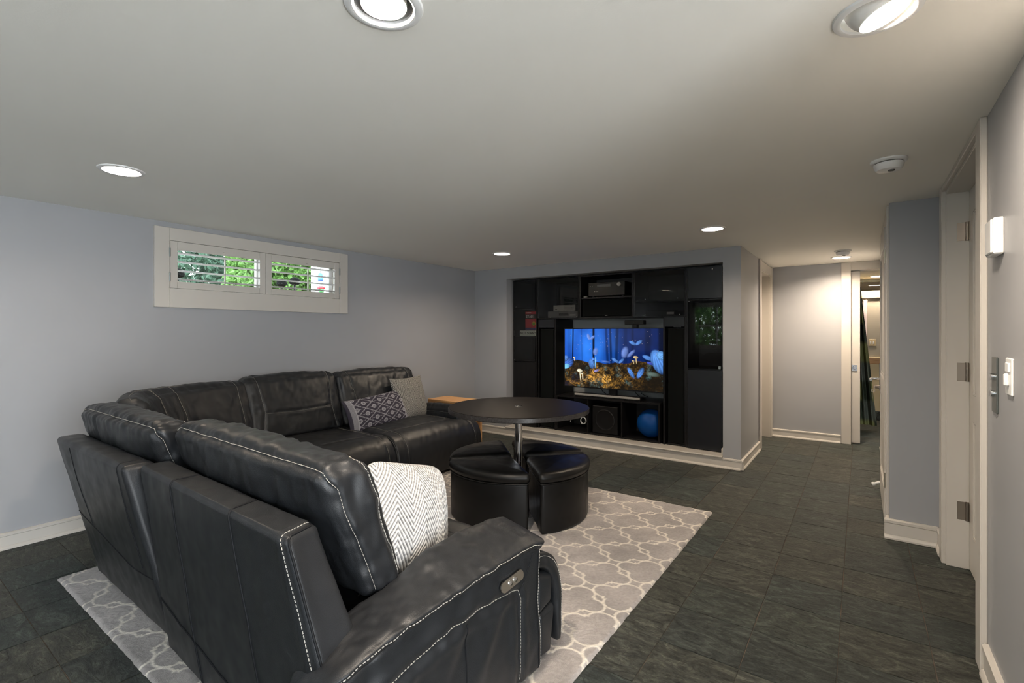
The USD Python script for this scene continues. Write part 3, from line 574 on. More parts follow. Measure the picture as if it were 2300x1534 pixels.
P2 = np.random.default_rng(3).uniform(0, 1, (2600, 2)) * [1, .52] + [0, .5]
dk_, ik_ = cKDTree(P2 * [1.72, 1]).query(np.stack([U * 1.72, V], -1))
peb = np.clip(1 - dk_ / .019, 0, 1); tone_ = np.random.default_rng(4).uniform(.1, 1, 2600)[ik_]
gold = np.exp(-((U - .25) / .25) ** 2 - ((V - 1.0) / .30) ** 2) * 1.1 + .18 * np.exp(-((U - .55) / .35) ** 2 - ((V - .8) / .25) ** 2) + .25 * np.exp(-((V - gt) / .025) ** 2) * S2(.5, .7, U)
rough_ = np.clip(ns(26, 16, 21, 3) * 1.9 - .45, 0, 1.3) * np.clip(ns(8, 6, 23, 2) * 2.2 - .45, 0.05, 1.3)
gnd = np.array((.62, .31, .055)) * (gold * (peb ** .8 * .7 + .3) * (tone_ ** 1.6) * rough_ * 3.0)[..., None] + np.array((.012, .009, .006)) + np.array((.10, .20, .20)) * (np.clip(ns(16, 9, 12) - .60, 0, 1) * 3.2 * peb)[..., None] + np.array((.01, .03, .11)) * (np.clip(ns(7, 7, 17) - .5, 0, 1) * 2 * np.exp(-((U - .05) / .1) ** 2) * peb)[..., None]
gm = S2(-.008, .010, V - gt)[..., None]; img = img * (1 - gm) + gnd * gm
def blob(cx, cy, rx, ry, ang, col, soft=.12, a=1.0, vein=0):
    global img
    ca, sa = math.cos(ang), math.sin(ang); X, Y = (U - cx) * 1.72, V - cy; x = (X * ca + Y * sa) / rx; y = (-X * sa + Y * ca) / ry
    r = np.sqrt(x * x + y * y); m = (1 - S2(1 - soft, 1 + soft, r)) * a
    c = np.array(col) * ((1 + .45 * (-x)) * (1 - .45 * S2(.55, 1, r) * (vein > 0)))[..., None]
    if vein: c = c * (.62 + .38 * np.cos(np.arctan2(y, x + 1.2) * vein) ** 2)[..., None]
    img = img * (1 - m[..., None]) + c * m[..., None]
BL, BP = (.10, .27, .74), (.17, .27, .66)
for c in ((.265, .135, .026, .052, -1.25 + .9, BP, .35, .9), (.305, .15, .022, .05, .9 + .0, BP, .35, .85), (.34, .385, .04, .055, .3, BP, .45, .75), (.64, .39, .05, .085, .25, BP, .4, .8), (.70, .41, .026, .075, .8, BP, .4, .75)): blob(*c)
for c in ((.715, .235, .066, .026, .45, BL, .12, 1, 9), (.775, .225, .066, .028, -.6, BL, .12, 1, 9), (.545, .53, .075, .026, .55, BL, .12, 1, 9), (.605, .53, .06, .024, -.75, BL, .12, 1, 9),
          (.296, .60, .085, .05, 1.35, BL, .1, 1, 8), (.338, .575, .095, .012, 1.62, (.2, .5, .9), .2), (.318, .52, .03, .02, 0, (.10, .25, .7), .3),
          (.70, .725, .10, .034, 1.0, BL, .2, 1, 5), (.79, .715, .095, .042, -1.05, BL, .2, 1, 5), (.03, .60, .12, .085, -.5, (.07, .20, .75), .15, 1, 12), (.015, .66, .07, .04, -.3, (.2, .6, .9), .2), (.005, .52, .05, .06, .9, (.12, .3, .85), .2, 1, 9),
          (.86, .47, .09, .035, .35, BL, .12, 1, 10), (.96, .53, .20, .11, 1.15, (.12, .33, .88), .08, 1, 12), (.985, .43, .08, .07, .4, (.16, .42, .9), .1, 1, 11), (.88, .555, .05, .02, .3, (.05, .08, .45), .2), (.45, .555, .07, .014, .1, (.1, .2, .55), .5, .7),
          (.91, .73, .09, .03, .1, (.12, .17, .15), .5, .8), (.35, .71, .05, .018, -.4, (.2, .22, .6), .3, .8)): blob(*c)
W_ = (.82, .76, .55)
for cx, cy, r, hgt, c in ((.168, .725, .05, .17, W_), (.195, .775, .022, .11, W_), (.105, .50, .022, .06, (.7, .55, .4)), (.745, .465, .04, .10, (.55, .42, .22)), (.72, .525, .022, .05, (.5, .38, .2))):
    blob(cx + .006, cy + hgt * .55, .009, hgt * .5, -.1, c, .25); blob(cx, cy, r, r * .55, .1, c, .12)
sp = np.random.default_rng(8)
for _ in range(46):
    cx, cy = sp.uniform(.05, .98), sp.uniform(.02, .55); blob(cx, cy, .004, .0045, 0, (.55, .42, .38), .6, .7)
TX0, TX1, TZ0, TZ1, TY = -2.914, -1.716, .672, 1.352, 5.176
ii, jj = np.meshgrid(np.arange(nu - 1), np.arange(nv - 1), indexing="ij"); q = np.stack([ii * nv + jj, ii * nv + jj + 1, (ii + 1) * nv + jj + 1, (ii + 1) * nv + jj], -1).reshape(-1, 4)
vv = np.stack([TX0 + U * (TX1 - TX0), 0 * U + TY, TZ1 - V * (TZ1 - TZ0)], -1).reshape(-1, 3)
t = thing("television", "large flat television showing blue butterflies in a dark forest", "television", (-2.315, 5.25, .548))
part(t, "screen", T(vv, np.vstack([q[:, [0, 1, 2]], q[:, [0, 2, 3]]])), M["screen"], False, label="glowing screen with blue butterflies over golden pebbles", color=np.clip(img, 0, 1.2).reshape(-1, 3))
part(t, "bezel", cat_([box(TX0 - .012, TY - .004, TZ1, TX1 + .004, TY + .03, TZ1 + .010, .001), box(TX0 - .012, TY - .004, TZ0 - .014, TX1 + .004, TY + .03, TZ0, .001), box(TX0 - .012, TY - .004, TZ0, TX0, TY + .03, TZ1, .001), box(TX1, TY - .004, TZ0, TX1 + .004, TY + .03, TZ1, .001)]), M["blackp"])
part(t, "housing", box(TX0 - .01, TY + .004, TZ0 - .01, TX1 + .003, TY + .06, TZ1 + .008, .01), M["blackp"])
part(t, "stand_neck", box(-2.36, TY + .03, .56, -2.27, TY + .09, .70, .004), M["blackp"]); part(t, "stand_base", box(-2.62, TY + .06, .5482, -2.0, TY + .24, .562, .004), M["blackp"])
solo("sensor_bar", cat_([box(-2.15, 5.17, 1.400, -1.93, 5.25, 1.448, .004), box(-2.065, 5.18, 1.363, -2.01, 5.24, 1.400, .003), cyl((-2.045, 5.17, 1.424), (-2.045, 5.167, 1.424), .006)]), M["blackp"], "black motion sensor bar perched on top of the television", "game sensor")
t = thing("sound_bar", "slim silver-fronted sound bar on the bench below the television", "speaker", (-2.37, 5.17, .548))
part(t, "body", box(-2.775, 5.168, .5485, -1.968, 5.22, .594, .004), M["blackp"]); part(t, "trim_strip", box(-2.775, 5.160, .568, -1.968, 5.1682, .592, .003), M["silver"])
t = thing("receiver", "black audio receiver with a round silver knob on the open shelf", "receiver", (-2.38, 5.3, 1.722))
part(t, "body", box(-2.61, 5.20, 1.735, -2.16, 5.52, 1.892, .003), M["blackp"]); part(t, "display", box(-2.50, 5.1975, 1.838, -2.33, 5.2002, 1.868), M["greyp"]); part(t, "knob", lathe([(0, .018), (.022, .018), (.025, .002), (.025, 0), (0, 0)], (-2.225, 5.20, 1.858), 28, "y"), M["silver"])
for x in (-2.585, -2.56): part(t, "button", lathe([(0, .006), (.005, .006), (.006, 0), (0, 0)], (x, 5.20, 1.852), 12, "y"), M["silver"])
for x in (-2.53, -2.51, -2.49): part(t, "jack", lathe([(0, .005), (.006, .005), (.006, 0), (0, 0)], (x, 5.20, 1.79), 12, "y"), M["nickel"])
for x in (-2.57, -2.20): part(t, "foot", cyl((x, 5.25, 1.7215), (x, 5.25, 1.736), .02), M["blackp"])
solo("badge_plate", box(-2.66, 5.17, 1.7225, -2.615, 5.2, 1.734, .002), M["silver"], "tiny silver tag lying at the left edge of the receiver shelf", "tag")
t = thing("center_speaker", "wide black centre speaker on the shelf under the receiver", "speaker", (-2.37, 5.3, 1.493))
part(t, "body", box(-2.685, 5.20, 1.4935, -2.065, 5.5, 1.700, .004), M["blackp"]); part(t, "grille", box(-2.68, 5.182, 1.498, -2.07, 5.1995, 1.696, .006), M["cloth"]); part(t, "badge", box(-2.39, 5.179, 1.503, -2.36, 5.1825, 1.511), M["silver"])
t = thing("disc_player", "wide grey video player at the bottom of the left glass cabinet", "disc player", (-2.95, 5.3, 1.493))
part(t, "body", box(-3.17, 5.20, 1.4935, -2.735, 5.45, 1.572, .003), M["greyp"]); part(t, "display", box(-3.01, 5.197, 1.515, -2.88, 5.2002, 1.545), M["blackp"]); part(t, "button_strip", box(-2.86, 5.197, 1.515, -2.78, 5.2, 1.53, .001), M["silver"])
t = thing("disc_player", "narrow silver player stacked on the grey video player", "disc player", (-2.94, 5.3, 1.572))
part(t, "body", box(-3.09, 5.20, 1.5725, -2.79, 5.42, 1.645, .003), M["silver"]); part(t, "display", box(-3.06, 5.197, 1.59, -3.04, 5.2002, 1.60), M["blackp"])
for x in (-2.84, -2.815): part(t, "button", lathe([(0, .004), (.006, .004), (.007, 0), (0, 0)], (x, 5.20, 1.61), 12, "y"), M["plate"])
t = thing("game_console", "dark set-top box behind the right smoked glass door", "set-top box", (-1.78, 5.3, 1.493))
part(t, "body", box(-1.93, 5.22, 1.4935, -1.60, 5.48, 1.55, .004), M["blackp"]); part(t, "display", box(-1.60 - .09, 5.217, 1.505, -1.615, 5.2202, 1.53), M["silver"])
def text(s, h, loc, col, dp=.001):
    m = meshkit.text_mesh(s, h, dp, bold=True); m.apply_transform(trimesh.transformations.rotation_matrix(np.pi / 2, [1, 0, 0])); m.apply_translation(loc); return m
Mr, Mw, Mc, Mk, Mg = (simple(n_, c, .6) for n_, c in (("red_card", (.42, .03, .04)), ("print_white", (.75, .74, .72)), ("cream_card", (.46, .50, .44)), ("print_black", (.02, .02, .02)), ("print_green", (.15, .35, .03))))
Mn = simple("navy_card", (.05, .05, .16), .6)
t = thing("game_box", "red game box with white lettering behind the left glass door", "box", (-3.41, 5.25, 1.345))
part(t, "box_front", box(-3.515, 5.21, 1.345, -3.325, 5.26, 1.578, .001), Mr); part(t, "dark_band", box(-3.515, 5.2085, 1.487, -3.325, 5.2102, 1.545), Mk); part(t, "foot_band", box(-3.515, 5.2085, 1.346, -3.325, 5.2102, 1.372), Mn)
part(t, "lettering", cat_([text("STAR", .030, (-3.508, 5.2084, 1.500), 0), box(-3.39, 5.2075, 1.495, -3.38, 5.2084, 1.535), text("EDITION", .012, (-3.495, 5.2084, 1.556), 0)]), Mw)
part(t, "emblem", cat_([lathe([(0, .002), (.027, .002), (.027, 0), (0, 0)], (-3.385, 5.2095, 1.425), 24, "y")]), simple("print_gold", (.5, .35, .04), .5)); part(t, "emblem_mask", box(-3.405, 5.2065, 1.41, -3.365, 5.2076, 1.428, .001), Mg)
t = thing("word_sign", "pale word block sign under the red game box", "sign", (-3.46, 5.25, 1.27))
part(t, "panel", box(-3.594, 5.20, 1.27, -3.325, 5.24, 1.336, .001), Mc); part(t, "lettering", text("NOT SORRY", .030, (-3.585, 5.1995, 1.289), 0), Mk)
t = thing("subwoofer", "black cube subwoofer in the middle compartment of the bench", "speaker", (-2.40, 5.35, .137))
part(t, "body", box(-2.56, 5.20, .1375, -2.245, 5.52, .455, .006), M["blackp"])
part(t, "cone", lathe([(.118, 0), (.122, .006), (.112, .010), (.098, .004), (.04, -.002 + .004), (.0, .012), ], (-2.40, 5.1995, .30), 48, "y"), M["cab"], 40)
ball = trimesh.creation.icosphere(4, .158); ball.apply_translation((-1.90, 5.335, .2955)); part_ = solo("rubber_ball", ball, M["blue"], "big blue rubber ball in the right compartment of the bench", "ball", smooth=True)
an = np.linspace(0, 2 * np.pi * 3.2, 90)
solo("cable_coil", tube(np.c_[-2.688 + (.035 + .004 * np.sin(an * .37)) * np.cos(an), 5.215 + .012 * np.sin(an * .23), .262 + (.04 + .004 * np.cos(an * .3)) * np.sin(an)], .0022, 6), M["cable"], "white cable coiled up in the left compartment of the bench", "cable")
solo("loose_cable", tube([(-2.86, 5.21, .225), (-2.852, 5.21, .25), (-2.872, 5.22, .29), (-2.88, 5.25, .33)], .002, 6), M["cable"], "short loose white cable end hanging left of the coiled cable", "cable")
for k, (a, b, sag) in enumerate((((-2.62, .72), (-2.52, .56), .03), ((-2.55, .72), (-2.40, .565), .04), ((-2.20, .72), (-2.10, .56), .02), ((-2.12, .72), (-2.0, .565), .05), ((-1.90, .70), (-1.78, .60), .03))):
    s = np.linspace(0, 1, 20); solo("power_cord", tube(np.c_[a[0] + (b[0] - a[0]) * s + sag * np.sin(s * 6.3), 5.50 + 0 * s, a[1] + (b[1] - a[1]) * s], .004, 6), M["wire"], f"black cord hanging behind the television, number {k + 1} from the left".replace("number 1 from the left", "leftmost of five").replace("number 5 from the left", "rightmost of five").replace("number 2 from", "second from").replace("number 3 from", "third from").replace("number 4 from", "fourth from"), "cord", "cords behind the television")

# ------------------------------------------------------------------ rug
nx, ny = 540, 636
X, Y = np.meshgrid(np.linspace(RUGX0, RUGX1, nx), np.linspace(RUGY0, RUGY1, ny), indexing="ij")
ca, cb = .185, .155
def cell_sdf(x, y):
    dx, dy = np.abs(x), np.abs(y)
    c = np.minimum(np.hypot(dx - .485, dy), np.hypot(dx, dy - .485)) - .355
    b = np.maximum(dx, dy) - .425
    return np.minimum(c, b)
wx = X + .010 * (meshkit.noise(np.stack([X * 3, Y * 3, 0 * X], -1), 2) - .5); wy = Y + .010 * (meshkit.noise(np.stack([X * 3, Y * 3, 0 * X], -1), 6) - .5)
line = np.full(X.shape, 9.0)
for ox, oy in ((0, 0), (ca, cb)):
    u = (wx + .945 - ox + ca) % (2 * ca) - ca; v = (wy - 3.185 - oy + cb) % (2 * cb) - cb
    line = np.minimum(line, np.abs(cell_sdf(u / ca, v / cb)) * .17)
lm = 1 - S2(.0035, .0075, line)
mott = meshkit.fbm(np.stack([X * 7, Y * 7, 0 * X], -1), 3, 4); fine = meshkit.noise(np.stack([X * 130, Y * 130, 0 * X], -1), 9)
bc = np.array((.36, .33, .315)); lc = np.array((.66, .61, .54))
tone = (bc * (.62 + .62 * mott)[..., None]) * (1 - lm[..., None]) + lc * lm[..., None]; tone = tone * (.86 + .28 * fine)[..., None]
edge = np.minimum(np.minimum(X - RUGX0, RUGX1 - X), np.minimum(Y - RUGY0, RUGY1 - Y))
Zr = .0125 * np.clip(edge / .012, 0, 1) ** .5 + .0022 * (fine - .5) + .0010 * lm + .002 * (mott - .5) + .001
Xe, Ye = X.copy(), Y.copy(); wob = .004 * (meshkit.noise(np.stack([X * 40, Y * 40, 0 * X], -1), 11) - .5)
Xe[[0, -1], :] += wob[[0, -1], :]; Ye[:, [0, -1]] += wob[:, [0, -1]]
ii, jj = np.meshgrid(np.arange(nx - 1), np.arange(ny - 1), indexing="ij"); q = np.stack([ii * ny + jj, (ii + 1) * ny + jj, (ii + 1) * ny + jj + 1, ii * ny + jj + 1], -1).reshape(-1, 4)
solo("area_rug", T(np.stack([Xe, Ye, Zr], -1).reshape(-1, 3), np.vstack([q[:, [0, 1, 2]], q[:, [0, 2, 3]]])), M["rug"], "grey tufted area rug with a cream trellis line pattern on the slate floor", "rug", smooth=True, color=tone.reshape(-1, 3))

# ------------------------------------------------------------------ sectional sofa
TH = math.radians(2.0); OX, OY = -1.02, .75
def nf(a, d, z): return (OX - a * math.cos(TH) + d * math.sin(TH), OY + a * math.sin(TH) + d * math.cos(TH), z)
def bf(a, d, z): return (OX - a, .7475 + d, z)
WX, WY = -4.10, 3.83
def wf(a, d, z): return (WX + d, WY - a, z)
sofa = thing("sectional_sofa", "black leather power recliner sectional sofa with pale contrast stitching", "sofa", (-2.9, 1.6, 0))
def L4(fr, pts): return [fr(*p) for p in pts]
def soft(*a, **k): return Soft(*a, **k)
def add(name, s, seams=(), stitch=True, plain=(), pipe=False, label=None, depth=.005, width=.009, puff=.003, side=.0065, m="leather", lines=None, big=False):
    msh = s.build(seams, depth, width, puff)
    p = part(sofa, name, msh, M[m], True, label=label)
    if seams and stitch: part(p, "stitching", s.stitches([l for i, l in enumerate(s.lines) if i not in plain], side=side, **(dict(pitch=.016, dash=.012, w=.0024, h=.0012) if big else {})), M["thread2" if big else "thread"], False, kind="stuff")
    if seams and pipe: part(p, "welt", s.piping(.0032), M["welt"], True)
    return p, s
def shell_levels(fr, a0t, a0b, a1t, a1b, zt, off=0.0):
    """Levels along z; the quad runs over (a, d): a0 = the end near the arm."""
    return [(-1, L4(fr, [(a0b, .0 + off, .03), (a1b, .0 + off, .03), (a1b, .16 + off, .03), (a0b, .16 + off, .03)])),
            (.10, L4(fr, [((a0b * .45 + a0t * .55) - .02, -.036 + off, .44), (a1b * .4 + a1t * .6, -.036 + off, .44), (a1b * .4 + a1t * .6, .13 + off, .44), ((a0b * .45 + a0t * .55) - .015, .105 + off, .44)])),
            (1, L4(fr, [(a0t, -.077 + off, zt), (a1t, -.078 + off, zt), (a1t, .035 + off, zt), (a0t + .038, .033 + off, zt)]))]
def back_cushion(fr, a0, a1, zt, o=0.0, wr=.014, seed=1, kind="near"):
    zb = .50 if kind == "near" and a0 < .5 else .455
    lv = [(-1, L4(fr, [(a0, .185 + o, zb), (a1, .185 + o, .455), (a1, .335 + o, .455), (a0, .335 + o, zb)])),
          (.0, L4(fr, [(a0, .110 + o, .69), (a1, .110 + o, .69), (a1, .268 + o, .69), (a0, .268 + o, .69)])),
          (.45, L4(fr, [(a0, .062 + o, .80), (a1, .062 + o, .80), (a1, .235 + o, .80), (a0, .235 + o, .80)])),
          (1, L4(fr, [(a0, .038 + o, zt), (a1, .038 + o, zt), (a1, .190 + o, zt), (a0, .190 + o, zt)]))]
    s = Soft(lv, 2, (a1 - a0, .15, zt - .455), .042, [[.012, .012], [.030, .030], [.012, .026]], .012, wr, 8, seed, gather=.0035)
    if kind == "near":
        seams = [[(1, -.82, .80), (.85, -.92, .93), (-.86, -.92, .93), (-.95, -.85, .90), (-1, -.70, .70), (-1, -.66, -.90)],
                 [(.9, .80, 1), (-.9, .80, 1), (-1, .82, .92), (-1, .80, -.86)], [(-.93, -.9, .96), (-.90, 0, 1), (-.93, .8, 1)], [(.40, -1, .93), (.34, -1, .2), (.33, -1, -.4)]]
    else:
        seams = [[(-.78, -.6, 1), (-.78, .8, 1), (-.76, 1, .5), (-.72, 1, -.05), (-.80, 1, -.9)], [(.78, -.6, 1), (.78, .8, 1), (.76, 1, .5), (.72, 1, -.05), (.80, 1, -.9)], [(-.72, 1, -.06), (0, 1, -.10), (.72, 1, -.06)]]
    return s, seams
def seat(fr, a0, a1, seed=3):
    lv = [(-1, L4(fr, [(a0, .20, .30), (a1, .20, .30), (a1, .20, .455), (a0, .20, .455)])),
          (1, L4(fr, [(a0, .80, .28), (a1, .80, .28), (a1, .80, .452), (a0, .80, .452)]))]
    s = Soft(lv, 1, (a1 - a0, .6, .16), .045, [[.0, .0], [0, .01], [.0, .02]], .018, .006, 8, seed)
    return s, [[(-.80, -.9, 1), (-.80, .9, 1)], [(.80, -.9, 1), (.80, .9, 1)]]
def footrest(fr, a0, a1, seed=5):
    """A thick leather waterfall: the pad that hangs over the front."""
    pr = [(-1, (.765, .452), (.765, .397)), (-.55, (.868, .442), (.855, .388)), (-.25, (.952, .400), (.912, .353)), (0, (1.000, .322), (.950, .298)), (.35, (1.016, .215), (.969, .205)), (1, (1.012, .045), (.976, .045))]
    lv = [(w, L4(fr, [(a0, *i), (a1, *i), (a1, *o), (a0, *o)])) for w, o, i in pr]
    s = Soft(lv, 1, (a1 - a0, .62, .052), .022, [[0, 0], [0, 0], [.004, .012]], .014, .006, 9, seed)
    return s, [[(-1, -.9, .55), (-1, .93, .55)], [(1, -.9, .55), (1, .93, .55)], [(-.80, -.9, 1), (-.80, .98, 1)], [(.80, -.9, 1), (.80, .98, 1)]]
def lower_front(fr, a0, a1):
    s1 = Soft([(-1, L4(fr, [(a0, .83, .20), (a1, .83, .20), (a1, .83, .375), (a0, .83, .375)])), (1, L4(fr, [(a0, .942, .225), (a1, .942, .225), (a1, .950, .340), (a0, .950, .340)]))], 1, (a1 - a0, .15, .16), .03, .006, .02, .003)
    s2 = Soft([(-1, L4(fr, [(a0, .86, .035), (a1, .86, .035), (a1, .85, .205), (a0, .85, .205)])), (1, L4(fr, [(a0, .928, .030), (a1, .928, .030), (a1, .965, .215), (a0, .965, .215)]))], 1, (a1 - a0, .13, .18), .02, .003, .02, .003)
    return s1, s2
def arm_parts(fr, seed=2, full=True):
    A1 = .225
    lv = [(-1, L4(fr, [(.0, -.06, .47), (A1, -.06, .40), (A1, -.06, .30), (.0, -.06, .43)])),
          (-.62, L4(fr, [(-.004, .12, .505), (A1, .12, .485), (A1, .12, .36), (-.004, .12, .475)])),
          (-.22, L4(fr, [(-.006, .305, .522), (A1, .305, .525), (A1, .305, .38), (-.006, .305, .490)])),
          (.02, L4(fr, [(-.006, .415, .528), (A1, .415, .563), (A1, .415, .38), (-.006, .415, .496)])),
          (.55, L4(fr, [(-.006, .68, .535), (A1, .68, .575), (A1, .68, .38), (-.006, .68, .502)])),
          (1, L4(fr, [(-.004, .868, .512), (A1, .868, .552), (A1, .868, .36), (-.004, .868, .475)]))]
    # quad order over (a, z): flip so that the second axis points up
    lv = [(w, [q[3], q[2], q[1], q[0]]) for w, q in lv]
    pad = Soft(lv, 1, (.225, .93, .12), .046, [[.0, .0], [0, .012], [.0, .020]], .009, .0065, 11, seed, gather=.0045)
    dn = lambda z0: [(-1, L4(fr, [(.008, -.05, z0), (.215, -.05, z0), (.215, -.05, .34), (.008, -.05, .445)])), (-.1, L4(fr, [(.012, .36, z0), (.215, .36, z0), (.215, .36, .45), (.012, .36, .505)])),
                     (.55, L4(fr, [(.012, .68, z0), (.215, .68, z0), (.215, .68, .47), (.012, .68, .515)])), (1, L4(fr, [(.008, .835, z0), (.215, .835, z0), (.215, .835, .45), (.008, .835, .495)]))]
    side = Soft(dn(.025), 1, (.2, .89, .45), .022, [[.004, 0], [0, .002], [0, 0]], .011, .009, 6, seed + 3, gather=.0016, fold=.017)
    return pad, side
# near side of the sectional: two wide seats, backs towards the camera, and the arm with the switch
nA = (.19, 1.325); nB = (1.37, 2.36)
sh = Soft(shell_levels(nf, .187, .03, 1.337, 1.262, .775), 2, (1.15, .12, .745), .022, [[.0, .004], [.010, .0], [.0, .008]], .014, .004, 5, 21, smooth=False)
p, s = add("back_shell", sh, [[(-.97, -1, -.99), (-.97, -1, .98), (-.97, -.9, 1), (-.97, .9, 1)]], depth=.004, label="outer back shell nearest the arm")
sh.lines = [Soft.resample(sh.pos(dens(q_)), .004) for q_ in ([(-.42, -1, -.98), (-.42, -1, .97), (-.42, -.9, 1), (-.42, .9, 1)], [(.40, -1, -.98), (.40, -1, .97), (.40, -.9, 1), (.40, .9, 1)], [(.99, -1, -.42), (.5, -1, -.52), (.0, -1, -.63), (-.42, -1, -.735)], [(-1, -.8, -.95), (-1, -.8, .97), (-1, -.6, 1), (-1, .9, 1)])]
[part(p, "welt", sh.piping(.0034, [l], .0008), M["welt"], True) for l in sh.lines]
add("back_cushion", *back_cushion(nf, *nA, .925, seed=4), plain=(2, 3), label="plump back cushion resting over the arm")
add("seat_cushion", *seat(nf, *nA)); fr_, se_ = footrest(nf, .015, 1.33, 6); add("footrest", fr_, se_, big=False)
for q_ in lower_front(nf, .022, 1.30): add("footrest_block", q_)
sh = Soft([(-1, L4(bf, [(1.275, .075, .03), (2.285, .085, .03), (2.285, .20, .03), (1.275, .20, .03)])), (1, L4(bf, [(1.368, -.077, .772), (2.345, -.077, .772), (2.345, .04, .772), (1.368, .04, .772)]))], 2, (1.0, .12, .74), .022, [[.0, .0], [.010, .0], [.0, .008]], .016, .004, 5, 31)
p, s = add("back_shell", sh, [], label="outer back shell beside the corner")
sh.lines = [Soft.resample(sh.pos(dens(q_)), .004) for q_ in ([(-.80, -1, -.2), (-.86, -1, .97), (-.86, -.9, 1), (-.86, .6, 1)], [(.42, -1, -.1), (.52, -1, .5), (.50, -1, .95)], [(.99, -1, -.05), (.3, -1, -.12), (-.5, -1, -.30), (-.99, -1, -.27)])]
[part(p, "welt", sh.piping(.0026, [l], .0004), M["welt"], True) for l in sh.lines]
add("back_cushion", *back_cushion(bf, *nB, .918, -.012, seed=14), plain=(2, 3)); add("seat_cushion", *seat(bf, *nB, seed=9))
fr_, se_ = footrest(bf, 1.345, 2.20, 8); add("footrest", fr_, se_)
pad, side = arm_parts(nf)
p, s = add("arm_pad", pad, [[(-1, -.95, -.42), (-1, .86, -.42), (-.9, .97, -.5)], [(1, -.9, .25), (1, .9, .25)]], side=.005, puff=.002)
p, s = add("arm", side, [[(-1, -.99, .44), (-1, -.40, .49), (-1, -.1, .54), (-1, .48, .46), (-1, .58, .40), (-1, .62, .26), (-1, .60, -.95)]], depth=.006, width=.012, puff=.006)
side.lines = [Soft.resample(side.pos(dens(q_)), .004) for q_ in ([(-1, .60, .40), (-1, .84, .93)], [(-1, .02, .48), (-1, .03, -.95)], [(-1, .93, .95), (-1, .93, -.98)])]
[part(p, "welt", side.piping(.0026, [l], .0003), M["welt"], True) for l in side.lines]
side.lines = [Soft.resample(side.pos(dens(q_)), .004) for q_ in ([(-1, .975, .95), (-1, .975, -.98)],)]
part(p, "stitching", side.stitches(side=0), M["thread"], False, kind="stuff")
# switch plate on the arm's outer side
def on_side(d, z): 
    t_ = side.tree.query(np.array(nf(.0, d, z)))[1]; return side.P[t_], side.nrm[t_]
c0, n0 = on_side(.640, .436); u0 = np.array(nf(0, 1, 0)) - np.array(nf(0, 0, 0)); u0 = u0 * .985 + np.array([0, 0, .10]); u0 -= n0 * (u0 @ n0); u0 /= np.linalg.norm(u0); v0 = np.cross(n0, u0)
pl = m3.CrossSection.square((.075, .0)) if False else None
ang = np.linspace(0, 2 * np.pi, 41)[:-1]; st_ = np.c_[np.where(np.cos(ang) > 0, .044, -.044) + .0175 * np.cos(ang), .0175 * np.sin(ang)]
pm = trimesh.creation.extrude_polygon(Polygon(st_), .005, engine="earcut")
Mx = np.eye(4); Mx[:3, 0], Mx[:3, 1], Mx[:3, 2], Mx[:3, 3] = u0, v0, n0, c0 + n0 * .0045
pm.apply_transform(Mx); p = part(sofa, "switch_plate", pm, M["nickel"], 30, label="brushed metal switch plate with two round buttons")
for k in (-.012, .014):
    b_ = lathe([(0, .005 + .006), (.005, .0095), (.0088, .0085), (.0098, .005), (0, .005)], n=24); b2 = b_.copy(); 
    M2 = Mx.copy(); M2[:3, 3] = Mx[:3, 3] + u0 * k; b2.apply_transform(M2); part(p, "button", b2, M["chrome"], 40)
# wall side: two seats and the far arm
wA, wB = (.185, 1.125), (1.13, 1.965)
for k, (a0, a1) in enumerate((wA, wB)):
    sh = Soft([(-1, L4(wf, [(a0, .02, .04), (a1, .02, .04), (a1, .2, .04), (a0, .2, .04)])), (1, L4(wf, [(a0 + .02, -.03, .80), (a1, -.03, .80), (a1, .07, .80), (a0 + .02, .07, .80)]))], 2, (a1 - a0, .14, .76), .022, .003, .03)
    add("back_shell", sh)
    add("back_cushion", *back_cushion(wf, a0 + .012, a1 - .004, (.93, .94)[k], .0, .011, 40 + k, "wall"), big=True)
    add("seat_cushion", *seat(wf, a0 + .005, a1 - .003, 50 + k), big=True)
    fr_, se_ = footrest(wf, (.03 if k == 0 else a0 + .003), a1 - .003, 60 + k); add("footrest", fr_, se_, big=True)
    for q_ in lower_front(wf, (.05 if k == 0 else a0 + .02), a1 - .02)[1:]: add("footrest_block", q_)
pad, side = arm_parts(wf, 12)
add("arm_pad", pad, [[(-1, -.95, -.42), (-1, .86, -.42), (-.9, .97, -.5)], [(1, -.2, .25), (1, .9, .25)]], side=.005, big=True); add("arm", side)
# corner wedge: a curved back and a wedge seat
cen = np.array([-3.18, 1.92])
arc = np.array([(-3.40, .90), (-3.53, .935), (-3.68, 1.02), (-3.83, 1.18), (-3.96, 1.43), (-4.04, 1.69), (-4.075, 1.86)])
def arc_lv(prof):
    out = []
    tt = np.gradient(arc, axis=0); tt /= np.linalg.norm(tt, axis=1, keepdims=True); nn = np.c_[tt[:, 1], -tt[:, 0]]
    nn = np.where(((cen - arc) * nn).sum(1, keepdims=True) < 0, -nn, nn)
    for k, w in enumerate(np.linspace(-1, 1, len(arc))):
        out.append((w, [(*(arc[k] + nn[k] * o), z) for o, z in prof]))
    return out
cs_ = Soft(arc_lv([(.02, .04), (.14, .04), (.09, .76), (-.0, .76)]), 0, (1.5, .1, .72), .03, .004, .03, .004, 6, 71); add("back_shell", cs_)
cc = Soft(arc_lv([(.12, .45), (.30, .45), (.17, .925), (.02, .925)]), 0, (1.45, .15, .48), .045, [[0, 0], [.02, .03], [.0, .02]], .014, .012, 8, 72)
